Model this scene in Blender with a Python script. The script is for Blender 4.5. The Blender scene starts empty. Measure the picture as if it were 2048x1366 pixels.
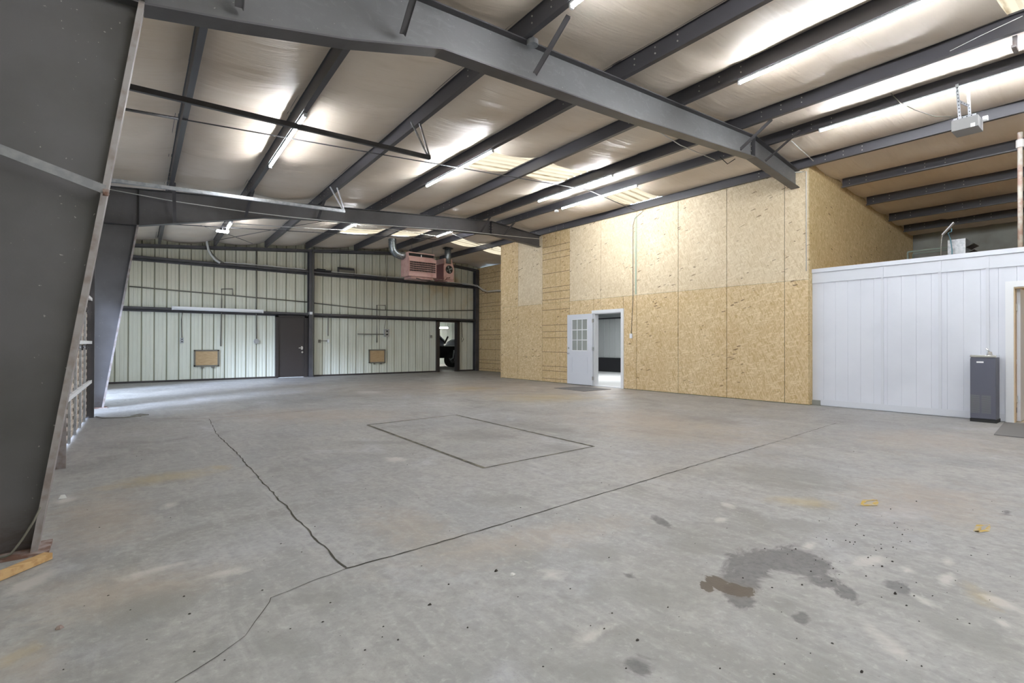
import bpy, bmesh, math, random
import numpy as np
from mathutils import Vector, Matrix
random.seed(7)
V = Vector
col = bpy.context.scene.collection
sc = bpy.context.scene
PI = math.pi

# ------------------------------------------------------------------ camera
FPX, YAW, PIT, ROLL, CH = 1010.18, .6647, .0051, -.0022, 1.1712
cd = bpy.data.cameras.new('camera'); cam = bpy.data.objects.new('camera', cd); col.objects.link(cam)
cd.sensor_width = 36; cd.lens = FPX * 36 / 2048; cd.clip_start = .05; cd.clip_end = 200
cam.matrix_world = Matrix.Translation((0, 0, CH)) @ Matrix.Rotation(-YAW, 4, 'Z') @ Matrix.Rotation(PI/2 + PIT, 4, 'X') @ Matrix.Rotation(-ROLL, 4, 'Z')
sc.camera = cam
sc.view_settings.view_transform = 'Standard'; sc.view_settings.look = 'None'
sc.view_settings.gamma = 1; sc.view_settings.exposure = .17
sc.view_settings.use_curve_mapping = False

# surveying helpers: where a sight line of the photograph meets a plane of the building
def ray(u, v):
    a = (u-1024)/FPX; b = -(v-683)/FPX
    c, s = math.cos(-ROLL), math.sin(-ROLL); a, b = a*c-b*s, a*s+b*c
    d = math.cos(PIT)-math.sin(PIT)*b; z = math.sin(PIT)+math.cos(PIT)*b
    return V((a*math.cos(YAW)+d*math.sin(YAW), -a*math.sin(YAW)+d*math.cos(YAW), z))
O = V((0, 0, CH))
def atX(u, v, X): r = ray(u, v); return O + r*(X/r.x)
def atY(u, v, Y): r = ray(u, v); return O + r*(Y/r.y)
def atZ(u, v, Z=0.): r = ray(u, v); return O + r*((Z-CH)/r.z)
PK, SL, RX = 4.76, .083, 8.6
def T(x): return PK - SL*abs(x-RX)          # top of the rafters = underside of the purlins
def onroof(u, v, off=0.):
    r = ray(u, v)
    for s in (1, -1):
        t = (PK+off-SL*s*RX-CH)/(r.z-SL*s*r.x); x = t*r.x
        if (s == 1 and x <= RX) or (s == -1 and x > RX): return O + r*t

# ------------------------------------------------------------------ materials
def mat(name, colr=(.5, .5, .5), rough=.6, metal=0., spec=.5, emit=None, es=0., noise=None, bump=None, coat=0.):
    m = bpy.data.materials.new(name); m.use_nodes = True
    nt = m.node_tree; b = nt.nodes['Principled BSDF']
    b.inputs['Base Color'].default_value = (*colr, 1); b.inputs['Roughness'].default_value = rough
    b.inputs['Metallic'].default_value = metal; b.inputs['Specular IOR Level'].default_value = spec
    if coat: b.inputs['Coat Weight'].default_value = coat; b.inputs['Coat Roughness'].default_value = .05
    if emit: b.inputs['Emission Color'].default_value = (*emit, 1); b.inputs['Emission Strength'].default_value = es
    if noise:       # (scale, second colour, low, high[, stretch])
        g = nt.nodes.new('ShaderNodeNewGeometry')
        vec = g.outputs['Position']
        if len(noise) > 4:
            mp = nt.nodes.new('ShaderNodeMapping'); mp.inputs['Scale'].default_value = noise[4]
            nt.links.new(vec, mp.inputs['Vector']); vec = mp.outputs['Vector']
        n = nt.nodes.new('ShaderNodeTexNoise'); n.inputs['Scale'].default_value = noise[0]; n.inputs['Detail'].default_value = 5
        nt.links.new(vec, n.inputs['Vector'])
        r = nt.nodes.new('ShaderNodeMapRange'); r.inputs['From Min'].default_value = noise[2]; r.inputs['From Max'].default_value = noise[3]
        nt.links.new(n.outputs['Fac'], r.inputs['Value'])
        mx = nt.nodes.new('ShaderNodeMix'); mx.data_type = 'RGBA'
        mx.inputs['A'].default_value = (*colr, 1); mx.inputs['B'].default_value = (*noise[1], 1)
        nt.links.new(r.outputs['Result'], mx.inputs['Factor']); nt.links.new(mx.outputs['Result'], b.inputs['Base Color'])
    if bump:
        g = nt.nodes.new('ShaderNodeNewGeometry')
        n = nt.nodes.new('ShaderNodeTexNoise'); n.inputs['Scale'].default_value = bump[0]; n.inputs['Detail'].default_value = 4
        nt.links.new(g.outputs['Position'], n.inputs['Vector'])
        bp = nt.nodes.new('ShaderNodeBump'); bp.inputs['Strength'].default_value = bump[1]; bp.inputs['Distance'].default_value = bump[2]
        nt.links.new(n.outputs['Fac'], bp.inputs['Height']); nt.links.new(bp.outputs['Normal'], b.inputs['Normal'])
    return m
class NB:       # terse node builder
    def __init__(s, m): s.nt = m.node_tree; s.b = s.nt.nodes['Principled BSDF']
    def n(s, t, **k):
        o = s.nt.nodes.new('ShaderNode'+t)
        for a, v in k.items(): setattr(o, a, v)
        return o
    def setin(s, i, v):
        if hasattr(v, 'is_linked') or isinstance(v, bpy.types.NodeSocket): s.nt.links.new(v, i)
        else: i.default_value = v
    def pos(s): return s.n('NewGeometry').outputs['Position']
    def objc(s): return s.n('TexCoord').outputs['Object']
    def map(s, vec, sc_=(1, 1, 1), rot=(0, 0, 0), loc=(0, 0, 0)):
        o = s.n('Mapping'); s.setin(o.inputs['Vector'], vec); o.inputs['Scale'].default_value = sc_
        o.inputs['Rotation'].default_value = rot; o.inputs['Location'].default_value = loc; return o.outputs['Vector']
    def noise(s, vec, scale, detail=3, dist=0., out='Fac', rough=.5):
        o = s.n('TexNoise'); s.setin(o.inputs['Vector'], vec); o.inputs['Scale'].default_value = scale
        o.inputs['Detail'].default_value = detail; o.inputs['Distortion'].default_value = dist; o.inputs['Roughness'].default_value = rough
        return o.outputs[out]
    def rng(s, v, a, b, c=0., d=1., smooth=False):
        o = s.n('MapRange'); s.setin(o.inputs['Value'], v)
        for k, x in zip(('From Min', 'From Max', 'To Min', 'To Max'), (a, b, c, d)): o.inputs[k].default_value = x
        if smooth: o.interpolation_type = 'SMOOTHSTEP'
        return o.outputs['Result']
    def math(s, op, a, b=0., c=None):
        o = s.n('Math', operation=op); s.setin(o.inputs[0], a); s.setin(o.inputs[1], b)
        if c is not None: s.setin(o.inputs[2], c)
        return o.outputs[0]
    def mix(s, f, a, b, mode='MIX'):
        o = s.n('Mix', data_type='RGBA', blend_type=mode); s.setin(o.inputs['Factor'], f)
        s.setin(o.inputs['A'], (*a, 1) if isinstance(a, tuple) else a); s.setin(o.inputs['B'], (*b, 1) if isinstance(b, tuple) else b)
        return o.outputs['Result']
    def sep(s, v): o = s.n('SeparateXYZ'); s.setin(o.inputs[0], v); return o.outputs
    def bump(s, h, st, d):
        o = s.n('Bump'); s.setin(o.inputs['Height'], h); o.inputs['Strength'].default_value = st; o.inputs['Distance'].default_value = d
        s.nt.links.new(o.outputs[0], s.b.inputs['Normal'])
    def color(s, v): s.setin(s.b.inputs['Base Color'], v)

STEEL = mat('painted_steel', (.075, .072, .078), .42, noise=(3, (.05, .048, .05), .4, .7), bump=(60, .15, .002))
WEB = mat('dusty_painted_steel', (.12, .122, .13), .45)
q = NB(WEB); p = q.pos()
n1 = q.noise(p, 2.2, 5); n2 = q.noise(q.map(p, (1, 1, 2.2)), 5, 8, 1.5, rough=.7); n3 = q.noise(p, 90, 3)
c = q.mix(q.rng(n1, .4, .7), (.105, .1, .104), (.075, .071, .071))
zz = q.sep(p)[2]
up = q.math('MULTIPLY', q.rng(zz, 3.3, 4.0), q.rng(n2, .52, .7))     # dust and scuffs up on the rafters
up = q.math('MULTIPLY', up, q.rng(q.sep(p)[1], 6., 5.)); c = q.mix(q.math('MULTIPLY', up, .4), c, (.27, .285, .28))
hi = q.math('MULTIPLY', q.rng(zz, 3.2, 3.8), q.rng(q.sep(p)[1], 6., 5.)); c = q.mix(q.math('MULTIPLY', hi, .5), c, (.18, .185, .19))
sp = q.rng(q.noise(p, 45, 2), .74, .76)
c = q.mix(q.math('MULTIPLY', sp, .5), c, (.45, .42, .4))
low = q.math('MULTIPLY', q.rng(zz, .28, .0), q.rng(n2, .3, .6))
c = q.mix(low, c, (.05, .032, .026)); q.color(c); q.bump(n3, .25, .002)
PUR = mat('purlin_steel', (.072, .07, .08), .38, noise=(1.5, (.05, .048, .055), .35, .7, (1, .3, 1)))
FLG = mat('worn_flange_steel', (.3, .275, .272), .5, noise=(12, (.22, .18, .165), .45, .65))
RUST = mat('rusty_steel', (.16, .085, .06), .8, noise=(14, (.32, .26, .24), .45, .65))
BOLT = mat('zinc_bolt', (.5, .48, .45), .4, .7)
GALV = mat('galvanised_steel', (.5, .52, .54), .35, .75, noise=(18, (.36, .38, .41), .4, .65))
CHROME = mat('chrome', (.75, .75, .76), .2, 1.)
WHITE = mat('white_paint', (.66, .68, .74), .5)
TRIMW = mat('white_trim', (.8, .81, .84), .4)
BLACK = mat('black_rubber', (.02, .02, .02), .7)
BROWN = mat('dark_brown_paint', (.035, .029, .027), .5)
PVC = mat('white_cable', (.7, .7, .68), .5)
GREYC = mat('grey_conduit', (.17, .16, .13), .5)
LED = mat('led_glow', (1, 1, 1), .5, emit=(.93, .96, 1), es=160.)
OFFL = mat('lamp_lens', (.85, .86, .88), .4)
PLY = mat('plywood', (.5, .36, .2), .7, noise=(6, (.42, .29, .15), .4, .6, (1, 1, 6)))
PINK = mat('faded_pink_enamel', (.5, .32, .285), .5, noise=(5, (.4, .23, .2), .45, .7))
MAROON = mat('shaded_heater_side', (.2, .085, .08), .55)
DUCT = mat('duct_metal', (.3, .33, .34), .35, .8, noise=(25, (.18, .2, .21), .4, .6))
SLATE = mat('slate_vinyl', (.095, .1, .135), .5, bump=(300, .3, .001))
MAT_ = mat('floor_mat', (.16, .155, .155), .9, bump=(250, .6, .003))
WOOD = mat('pine_board', (.55, .36, .17), .7, noise=(5, (.42, .25, .1), .45, .6, (1, 6, 6)))
BEIGE = mat('beige_paint', (.72, .56, .38), .7)
GREYW = mat('grey_panel', (.3, .31, .29), .7, noise=(2, (.24, .24, .22), .4, .6))
GREENM = mat('rack_green', (.2, .25, .22), .5)
DIRT = mat('dirt_crumb', (.03, .026, .022), .9)
CRACK = mat('crack_shadow', (.05, .045, .035), .95)
CRACK2 = mat('joint_filler', (.075, .07, .055), .95, noise=(9, (.16, .145, .11), .45, .6))
YEL = mat('yellow_paint', (.45, .3, .05), .8, noise=(30, (.4, .34, .24), .42, .58))
GLASS = mat('door_glass', (.3, .32, .3), .04, coat=1., spec=.9)
BLADE = mat('dark_void', (.012, .012, .012), .8)

# concrete: cloudy grey with measured stains carried by the floor mesh
CONC = mat('concrete_floor', (.4, .4, .39), .6)
q = NB(CONC); p = q.pos()
n1 = q.noise(p, .55, 5, .6); n2 = q.noise(p, 2.3, 6, .5); n3 = q.noise(p, 11, 4, .2); n4 = q.noise(p, 120, 3)
n5 = q.noise(q.map(p, (1, 1, 1), loc=(13, 5, 0)), 1.1, 6, 1.2)
n6 = q.noise(q.map(p, (1, 1, 1), (0, 0, .9), (3, 1, 0)), 26, 4, .3, rough=.7); n7 = q.noise(q.map(p, (5, .8, 1), (0, 0, -.5)), 2.2, 4, .8, rough=.6)
c = q.mix(q.rng(n1, .35, .65), (.322, .317, .313), (.372, .358, .335))
c = q.mix(q.rng(n2, .3, .7), q.mix(1., c, (.76, .765, .78), 'MULTIPLY'), c)
c = q.mix(q.math('MULTIPLY', q.rng(n5, .52, .7), .8), c, (.215, .208, .195))
c = q.mix(q.math('MULTIPLY', q.rng(n5, .42, .3), .6), c, (.4, .4, .42))
c = q.mix(q.math('MULTIPLY', q.rng(n3, .42, .72), .55), c, (.2, .195, .19))
c = q.mix(q.math('MULTIPLY', q.rng(n7, .5, .72), .45), c, (.4, .39, .375))
c = q.mix(q.math('MULTIPLY', q.rng(n6, .5, .75), .5), c, (.18, .175, .165))
c = q.mix(q.math('MULTIPLY', q.rng(n6, .45, .3), .4), c, (.46, .45, .43))
c = q.mix(q.math('MULTIPLY', q.rng(q.noise(p, 60, 2), .7, .76), .5), c, (.1, .09, .085))
att = q.n('Attribute', attribute_name='stain'); ch = q.n('SeparateColor'); q.nt.links.new(att.outputs['Color'], ch.inputs[0])
att2 = q.n('Attribute', attribute_name='tint'); ch2 = q.n('SeparateColor'); q.nt.links.new(att2.outputs['Color'], ch2.inputs[0])
nz = q.math('MULTIPLY', q.math('SUBTRACT', q.noise(p, 4, 8, 1., rough=.72), .5), 2.1)
def mask(o, lo, hi): return q.rng(q.math('MULTIPLY', q.math('ADD', o, nz), q.rng(o, 0., .1)), lo, hi)
c = q.mix(q.math('MULTIPLY', mask(ch2.outputs['Red'], .15, 1.1), .5), c, (.36, .29, .225))      # warm dusty tint
c = q.mix(q.math('MULTIPLY', mask(ch2.outputs['Green'], .1, 1.), .5), c, (.38, .29, .13))       # yellowish
c = q.mix(q.math('MULTIPLY', mask(ch2.outputs['Blue'], .2, .8), .55), c, (.19, .185, .175))       # soft darker clouds
c = q.mix(q.math('MULTIPLY', mask(ch.outputs['Green'], .25, .85), .62), c, (.52, .49, .46))         # pale patches
c = q.mix(q.math('MULTIPLY', mask(ch.outputs['Red'], .26, .55), q.rng(n6, .35, .65, .92, .62)), c, (.085, .082, .083))        # oil
c = q.mix(q.math('MULTIPLY', mask(ch.outputs['Blue'], .28, .36), .9), c, (.065, .045, .028))       # brown
q.color(c); q.bump(n4, .25, .003)
q.setin(q.b.inputs['Roughness'], q.rng(n2, .3, .7, .42, .7))

# oriented strand board
def osb(name, base, dark, light, lined=False):
    m = mat(name, base, .65); q = NB(m); p = q.pos(); s_ = q.sep(p)
    cb = q.n('CombineXYZ'); q.setin(cb.inputs[0], q.math('ADD', s_[0], s_[1])); q.setin(cb.inputs[1], s_[2]); flat = cb.outputs[0]
    cols = []
    for i, (rx, sc_) in enumerate(((1.2, (10, 55, 1)), (2.0, (13, 62, 1)), (.25, (11, 50, 1)))):
        mp = q.map(q.map(flat, (1, 1, 1), (0, 0, rx), (i*3.1, i*7.7, 0)), sc_)
        ds = q.n('VectorMath', operation='ADD'); q.setin(ds.inputs[0], mp)
        no = q.n('TexNoise'); no.inputs['Scale'].default_value = 2.2; q.setin(no.inputs['Vector'], flat)
        sc2 = q.n('VectorMath', operation='SCALE'); q.setin(sc2.inputs[0], no.outputs['Color']); sc2.inputs['Scale'].default_value = 2.5
        q.setin(ds.inputs[1], sc2.outputs[0])
        vo = q.n('TexVoronoi'); vo.inputs['Scale'].default_value = 1.; q.setin(vo.inputs['Vector'], ds.outputs[0]); vo.inputs['Randomness'].default_value = 1.
        cols.append(q.sep(vo.outputs['Color']))
    a, b_, c_ = cols
    f = q.math('MULTIPLY_ADD', a[0], .5, q.math('MULTIPLY', b_[0], .5))
    c = q.mix(f, dark, light)
    c = q.mix(.38, c, base)
    c = q.mix(q.math('MULTIPLY', q.rng(c_[1], .8, .84), .6), c, light)
    c = q.mix(q.math('MULTIPLY', q.rng(b_[1], .86, .9), .6), c, dark)
    c = q.mix(q.math('MULTIPLY', q.math('MULTIPLY', q.rng(c_[2], .978, .982), q.rng(q.noise(p, 1.3, 2), .48, .54)), .8), c, (.12, .06, .025))
    c = q.mix(q.math('MULTIPLY', q.rng(q.noise(p, .9, 3), .4, .7), .25), c, dark)
    if lined:
        z = q.sep(q.objc())[2]; y = q.sep(q.objc())[1]; x = q.sep(q.objc())[0]
        k = None
        for off in (.1, .34, .48, .92, 1.36, 1.55, 1.75, 2.22):
            l = q.math('LESS_THAN', q.math('ABSOLUTE', q.math('SUBTRACT', z, off)), .008)
            k = l if k is None else q.math('MAXIMUM', k, l)
        for off in (.41, .61):
            k = q.math('MAXIMUM', k, q.math('MULTIPLY', q.math('LESS_THAN', q.math('ABSOLUTE', q.math('SUBTRACT', y, off)), .006), .6))
        c = q.mix(q.math('MULTIPLY', k, .75), c, (.07, .035, .015))
    q.color(c); q.bump(a[1], .12, .002)
    return m
OSBL = osb('osb_lower', (.67, .5, .28), (.47, .31, .13), (.84, .69, .46))
OSBU = osb('osb_upper', (.73, .6, .42), (.56, .43, .26), (.84, .73, .55))
OSBM = osb('osb_marked', (.63, .46, .24), (.48, .32, .14), (.76, .6, .37), True)
OSBD = osb('osb_side', (.6, .46, .24), (.42, .29, .12), (.74, .6, .38))
GREEN = mat('osb_green_edge', (.08, .12, .075), .8)

# metal wall sheet
SHEET = mat('pale_green_sheet', (.5, .53, .45), .55)
q = NB(SHEET); p = q.pos(); s3 = q.sep(p)
n = q.noise(q.map(p, (1.5, 1.5, .35)), 2., 5); r = q.noise(p, 1.1, 4)
c = q.mix(q.rng(n, .35, .7), (.72, .74, .65), (.63, .64, .54))
up = q.rng(s3[2], 2.3, 3.1)
c = q.mix(q.math('MULTIPLY', up, .55), c, (.56, .52, .39))      # browner tone above the girt
ri = q.math('MULTIPLY', q.math('MULTIPLY', q.rng(s3[0], 7.5, 11.5), q.rng(r, .42, .62)), up)
c = q.mix(q.math('MULTIPLY', ri, .75), c, (.5, .36, .16)); q.color(c)
RIB = mat('sheet_joint', (.3, .29, .21), .7)

INSU = mat('vinyl_insulation', (.62, .56, .46), .5, spec=.4)
q = NB(INSU); p = q.pos()
n1 = q.noise(p, .8, 4); n2 = q.noise(q.map(p, (.6, 4.5, 1)), 1.3, 4, .8); n3 = q.noise(q.map(p, (.5, 9, 1)), 1., 3, 1.2)
c = q.mix(q.rng(n1, .35, .7), (.77, .685, .59), (.68, .58, .475)); 
c = q.mix(q.math('MULTIPLY', q.rng(n2, .6, .72), .25), c, (.5, .41, .3)); q.color(c)
q.bump(q.math('ADD', n2, q.math('MULTIPLY', n3, .5)), .6, .035)

SKY = mat('skylight_fibreglass', (.8, .7, .5), .6); q = NB(SKY); nt = SKY.node_tree
y_ = q.sep(q.pos())[1]; st_ = q.math('ABSOLUTE', q.math('SUBTRACT', q.math('FRACT', q.math('MULTIPLY', y_, 4.4)), .5))
dirt = q.math('MULTIPLY', q.rng(st_, .16, .03), q.rng(q.noise(q.map(q.pos(), (1.5, 8, 1)), 2, 3), .3, .6))
cc = q.mix(dirt, (.27, .205, .125), (.1, .062, .028))
tr = nt.nodes.new('ShaderNodeBsdfTranslucent'); nt.links.new(cc, tr.inputs['Color'])
ms = nt.nodes.new('ShaderNodeMixShader'); ms.inputs[0].default_value = .2; q.color((.6, .5, .35, 1))
nt.links.new(tr.outputs[0], ms.inputs[1]); nt.links.new(nt.nodes['Principled BSDF'].outputs[0], ms.inputs[2]); nt.links.new(ms.outputs[0], nt.nodes['Material Output'].inputs[0])

WPAN = mat('white_wood_panel', (.7, .72, .79), .5)
q = NB(WPAN); p = q.pos(); n = q.noise(q.map(p, (1, 1, .2)), 30, 4); q.bump(n, .25, .004)
q.color(q.mix(q.rng(q.noise(p, 1.3, 4), .4, .7), (.72, .74, .81), (.66, .68, .75)))

# ------------------------------------------------------------------ mesh builder
class MB:
    def __init__(s): s.v = []; s.f = []
    def add(s, vs, fs): k = len(s.v); s.v += [tuple(x) for x in vs]; s.f += [tuple(i+k for i in f) for f in fs]; return s
    def box(s, a, b):
        x0, x1 = sorted((a[0], b[0])); y0, y1 = sorted((a[1], b[1])); z0, z1 = sorted((a[2], b[2]))
        return s.add([(x0, y0, z0), (x1, y0, z0), (x1, y1, z0), (x0, y1, z0), (x0, y0, z1), (x1, y0, z1), (x1, y1, z1), (x0, y1, z1)],
                     [(0, 3, 2, 1), (4, 5, 6, 7), (0, 1, 5, 4), (1, 2, 6, 5), (2, 3, 7, 6), (3, 0, 4, 7)])
    def bar(s, p, q, w, h, up=(0, 0, 1)):      # square bar p->q, w sideways, h along up
        p = V(p); q = V(q); d = (q-p).normalized(); up = V(up); sd = d.cross(up)
        if sd.length < 1e-4: sd = d.cross(V((1, 0, 0)))
        sd.normalize(); u2 = sd.cross(d).normalized()
        vs = [e+sd*a*w/2+u2*b*h/2 for e in (p, q) for a, b in ((-1, -1), (1, -1), (1, 1), (-1, 1))]
        return s.add(vs, [(0, 1, 2, 3), (7, 6, 5, 4), (0, 4, 5, 1), (1, 5, 6, 2), (2, 6, 7, 3), (3, 7, 4, 0)])
    def tube(s, pts, r, n=8, cap=True):
        pts = [V(x) for x in pts]; k0 = len(s.v); N = len(pts)
        rr = r if isinstance(r, (list, tuple)) else [r]*N
        ref = V((0, 0, 1))
        for i, pt in enumerate(pts):
            d = (pts[min(i+1, N-1)]-pts[max(i-1, 0)]).normalized()
            a = d.cross(ref)
            if a.length < .05: a = d.cross(V((1, 0, 0)))
            a.normalize(); b = a.cross(d)
            for j in range(n):
                t = 2*PI*j/n; s.v.append(tuple(pt+(a*math.cos(t)+b*math.sin(t))*rr[i]))
        for i in range(N-1):
            for j in range(n):
                a = k0+i*n+j; b = k0+i*n+(j+1) % n; s.f.append((a, b, b+n, a+n))
        if cap: s.f.append(tuple(k0+j for j in reversed(range(n)))); s.f.append(tuple(k0+(N-1)*n+j for j in range(n)))
        return s
    def prism(s, poly, off):     # extrude polygon (3d pts) by offset vector
        off = V(off); n = len(poly); a = [V(x) for x in poly]
        return s.add(a+[x+off for x in a], [tuple(range(n))[::-1], tuple(range(n, 2*n))]+[(i, (i+1) % n, (i+1) % n+n, i+n) for i in range(n)])
    def build(s, name, m, parent=None, smooth=False, bevel=0.):
        me = bpy.data.meshes.new(name); o = bpy.data.objects.new(name, me); col.objects.link(o)
        vs = np.array(s.v, float)
        if parent is None:
            mn, mx_ = vs.min(0), vs.max(0); org = V(((mn[0]+mx_[0])/2, (mn[1]+mx_[1])/2, mn[2]))
            o.location = org
        else:
            org = V(parent['_o']) if '_o' in parent else V(parent.location)
            o.parent = parent
        me.from_pydata([tuple(V(x)-org) for x in s.v], [], s.f)
        bm = bmesh.new(); bm.from_mesh(me); bmesh.ops.recalc_face_normals(bm, faces=bm.faces)
        if bevel: bmesh.ops.bevel(bm, geom=list(bm.edges), offset=bevel, segments=2, affect='EDGES', clamp_overlap=True, profile=.7)
        bm.to_mesh(me); bm.free()
        if smooth:
            for pl in me.polygons: pl.use_smooth = len(pl.vertices) < 5
        me.materials.append(m); o['_o'] = tuple(org)
        return o
def tag(o, label, cat, group=None): 
    o['label'] = label; o['category'] = cat
    if group: o['group'] = group
    return o
def thing(name, loc, label, cat, group=None):
    o = bpy.data.objects.new(name, None); o.empty_display_size = .1; col.objects.link(o); o.location = loc; o['_o'] = tuple(loc)
    return tag(o, label, cat, group)
def struct(o, label=None):
    o['kind'] = 'structure'
    if label: o['label'] = label
    return o
def sroot(name, loc, label=None):
    o = bpy.data.objects.new(name, None); o.empty_display_size = .1; col.objects.link(o); o.location = loc; o['_o'] = tuple(loc)
    return struct(o, label)
def ribbon(mb, pts, w, z=.002, jag=0.):
    P = []
    for i in range(len(pts)-1):
        a, b = V(pts[i]), V(pts[i+1]); n = max(1, int((b-a).length/.06)) if jag else 1
        for k in range(n): P.append(a.lerp(b, k/n))
    P.append(V(pts[-1]))
    L = []; R = []
    for i, p_ in enumerate(P):
        d = (P[min(i+1, len(P)-1)]-P[max(i-1, 0)]); d.z = 0; d.normalize(); s_ = V((d.y, -d.x, 0))
        j = s_*random.uniform(-jag, jag); ww = w*random.uniform(.5, 1.4) if jag else w
        L.append(p_+j+s_*ww/2+V((0, 0, z))); R.append(p_+j-s_*ww/2+V((0, 0, z)))
    k = len(P)
    mb.add(L+R, [(i, i+1, k+i+1, k+i) for i in range(k-1)])

# ------------------------------------------------------------------ floor
xs = np.concatenate([np.arange(-4, -1.6, .4), np.arange(-1.6, 11.2, .05), np.arange(11.2, 19.6, .6)])
ys = np.concatenate([np.arange(-9, .2, .6), np.arange(.2, 12, .05), np.arange(12, 28, .5)])
nx, ny = len(xs), len(ys)
me = bpy.data.meshes.new('floor'); floor = bpy.data.objects.new('floor', me); col.objects.link(floor); struct(floor); floor['_o'] = (0, 0, 0)
gx, gy = np.meshgrid(xs, ys)
me.from_pydata([(float(a), float(b), 0.) for a, b in zip(gx.ravel(), gy.ravel())], [], [(j*nx+i, j*nx+i+1, (j+1)*nx+i+1, (j+1)*nx+i) for j in range(ny-1) for i in range(nx-1)])
me.materials.append(CONC)
fld = {k: np.zeros(nx*ny) for k in ('oil', 'pale', 'brown', 'warm', 'yel', 'cloud')}
PX, PY = gx.ravel(), gy.ravel()
def stain(kind, u, v, du, dv, tilt=0., amp=1.):
    c0 = atZ(u, v); ct, st = math.cos(tilt), math.sin(tilt)
    a = atZ(u+du*ct, v+du*st)-c0; b = atZ(u-dv*st, v+dv*ct)-c0
    M = np.linalg.inv(np.array([[a.x, b.x], [a.y, b.y]])); dx, dy = PX-c0.x, PY-c0.y
    s_ = M[0, 0]*dx+M[0, 1]*dy; t_ = M[1, 0]*dx+M[1, 1]*dy
    f_ = np.clip(1.25-np.sqrt(s_*s_+t_*t_), 0, 1)*amp
    fld[kind] = np.maximum(fld[kind], f_)
for a in [('oil', 1500, 1130, 62, 42, -.1), ('oil', 1590, 1120, 85, 34, .25), ('oil', 1475, 1196, 42, 24, .5), ('oil', 1545, 1128, 60, 24, .1, .75), ('oil', 1490, 1160, 34, 26, .2, .9), ('oil', 1658, 1168, 42, 16, .25), ('oil', 1697, 1190, 22, 14, .3),
          ('oil', 1800, 1175, 30, 12, .25), ('oil', 1600, 1233, 13, 12, .2), ('oil', 1323, 1043, 30, 8, .5), ('oil', 1685, 1277, 16, 9, .3, .8), ('oil', 1535, 1208, 9, 5, 0), ('oil', 1510, 1233, 8, 5, .0),
          ('oil', 1265, 1152, 28, 9, .3, .8), ('oil', 1275, 1330, 40, 22, .3, .8), ('oil', 2015, 1025, 18, 6, 0, .8), ('oil', 1955, 1100, 12, 6, .3, .8),
          ('brown', 1435, 1168, 26, 12, .6), ('brown', 1480, 1182, 32, 10, .1), ('brown', 1410, 1172, 14, 6, .2),
          ('cloud', 1400, 1092, 70, 22, .1), ('cloud', 1600, 1050, 90, 14, .1), ('cloud', 1200, 1105, 60, 22, .2), ('cloud', 630, 1195, 65, 22, -.1), ('cloud', 310, 1215, 110, 40, -.2), ('cloud', 1300, 1180, 200, 60, 0, .7),
          ('cloud', 1090, 855, 90, 14, .15), ('cloud', 1130, 895, 60, 12, .1), ('cloud', 1560, 950, 160, 26, .1), ('cloud', 1000, 1000, 80, 14, 0), ('cloud', 1420, 840, 80, 8, .1), ('cloud', 950, 870, 90, 14, 0), ('cloud', 760, 885, 80, 5, 0),
          ('cloud', 1900, 1250, 160, 40, .4), ('cloud', 560, 1290, 90, 30, 0), ('cloud', 1180, 1340, 120, 30, 0),
          ('pale', 1455, 1010, 18, 6, .2), ('pale', 1443, 1040, 18, 6, -.1), ('pale', 1620, 1092, 26, 9, -.4), ('pale', 1740, 1122, 48, 14, -.2), ('pale', 1815, 1140, 22, 8, .3), ('pale', 1895, 1165, 16, 36, .1), ('pale', 1900, 1125, 14, 8, 0),
          ('pale', 1740, 1255, 60, 9, .75), ('pale', 1790, 1300, 32, 22, .5), ('pale', 1855, 1205, 56, 8, .5), ('pale', 2000, 1205, 45, 10, .45), ('pale', 2010, 1248, 22, 9, .2), ('pale', 1190, 1265, 55, 18, -.4), ('pale', 1105, 1150, 40, 14, 0, .9),
          ('pale', 790, 918, 26, 6, 0), ('pale', 132, 1000, 24, 7, -.2), ('pale', 60, 1165, 70, 12, -.4), ('pale', 310, 1140, 90, 8, -.25), ('pale', 740, 784, 30, 4, 0), ('pale', 340, 1010, 30, 10, -.3), ('pale', 460, 1145, 60, 7, -.2),
          ('warm', 200, 1030, 120, 80, -.2), ('warm', 250, 1180, 220, 60, -.2), ('warm', 1300, 845, 260, 45, .1), ('warm', 600, 830, 260, 18, 0), ('warm', 1000, 775, 500, 22, 0), ('warm', 1050, 1080, 250, 40, -.2, .8), ('warm', 1850, 1000, 200, 60, .1, .9), ('warm', 820, 1060, 150, 60, .2, .7), ('warm', 1850, 880, 220, 30, .05, .8), ('warm', 60, 1320, 90, 50, 0, .8),
          ('yel', 940, 777, 60, 5, 0), ('yel', 1100, 795, 120, 10, 0), ('yel', 330, 955, 110, 12, -.15), ('yel', 440, 935, 26, 6, 0), ('yel', 1600, 1005, 90, 12, .1, .9), ('yel', 1735, 1007, 26, 7, -.1), ('yel', 1960, 1190, 50, 16, .5, .8), ('yel', 40, 1310, 40, 12, -.5)]:
    stain(*a)
for nm, ks in (('stain', ('oil', 'pale', 'brown')), ('tint', ('warm', 'yel', 'cloud'))):
    at_ = me.attributes.new(nm, 'FLOAT_COLOR', 'POINT')
    arr = np.ones((nx*ny, 4)); 
    for i, k in enumerate(ks): arr[:, i] = fld[k]
    at_.data.foreach_set('color', arr.ravel())
def px(*pts): return [atZ(u, v) for u, v in pts]
def fchild(name, pts, w, m, jag=0., label=None):
    mb = MB(); ribbon(mb, pts, w, .0025, jag); o = mb.build(name, m, floor)
    if label: o['label'] = label
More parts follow.
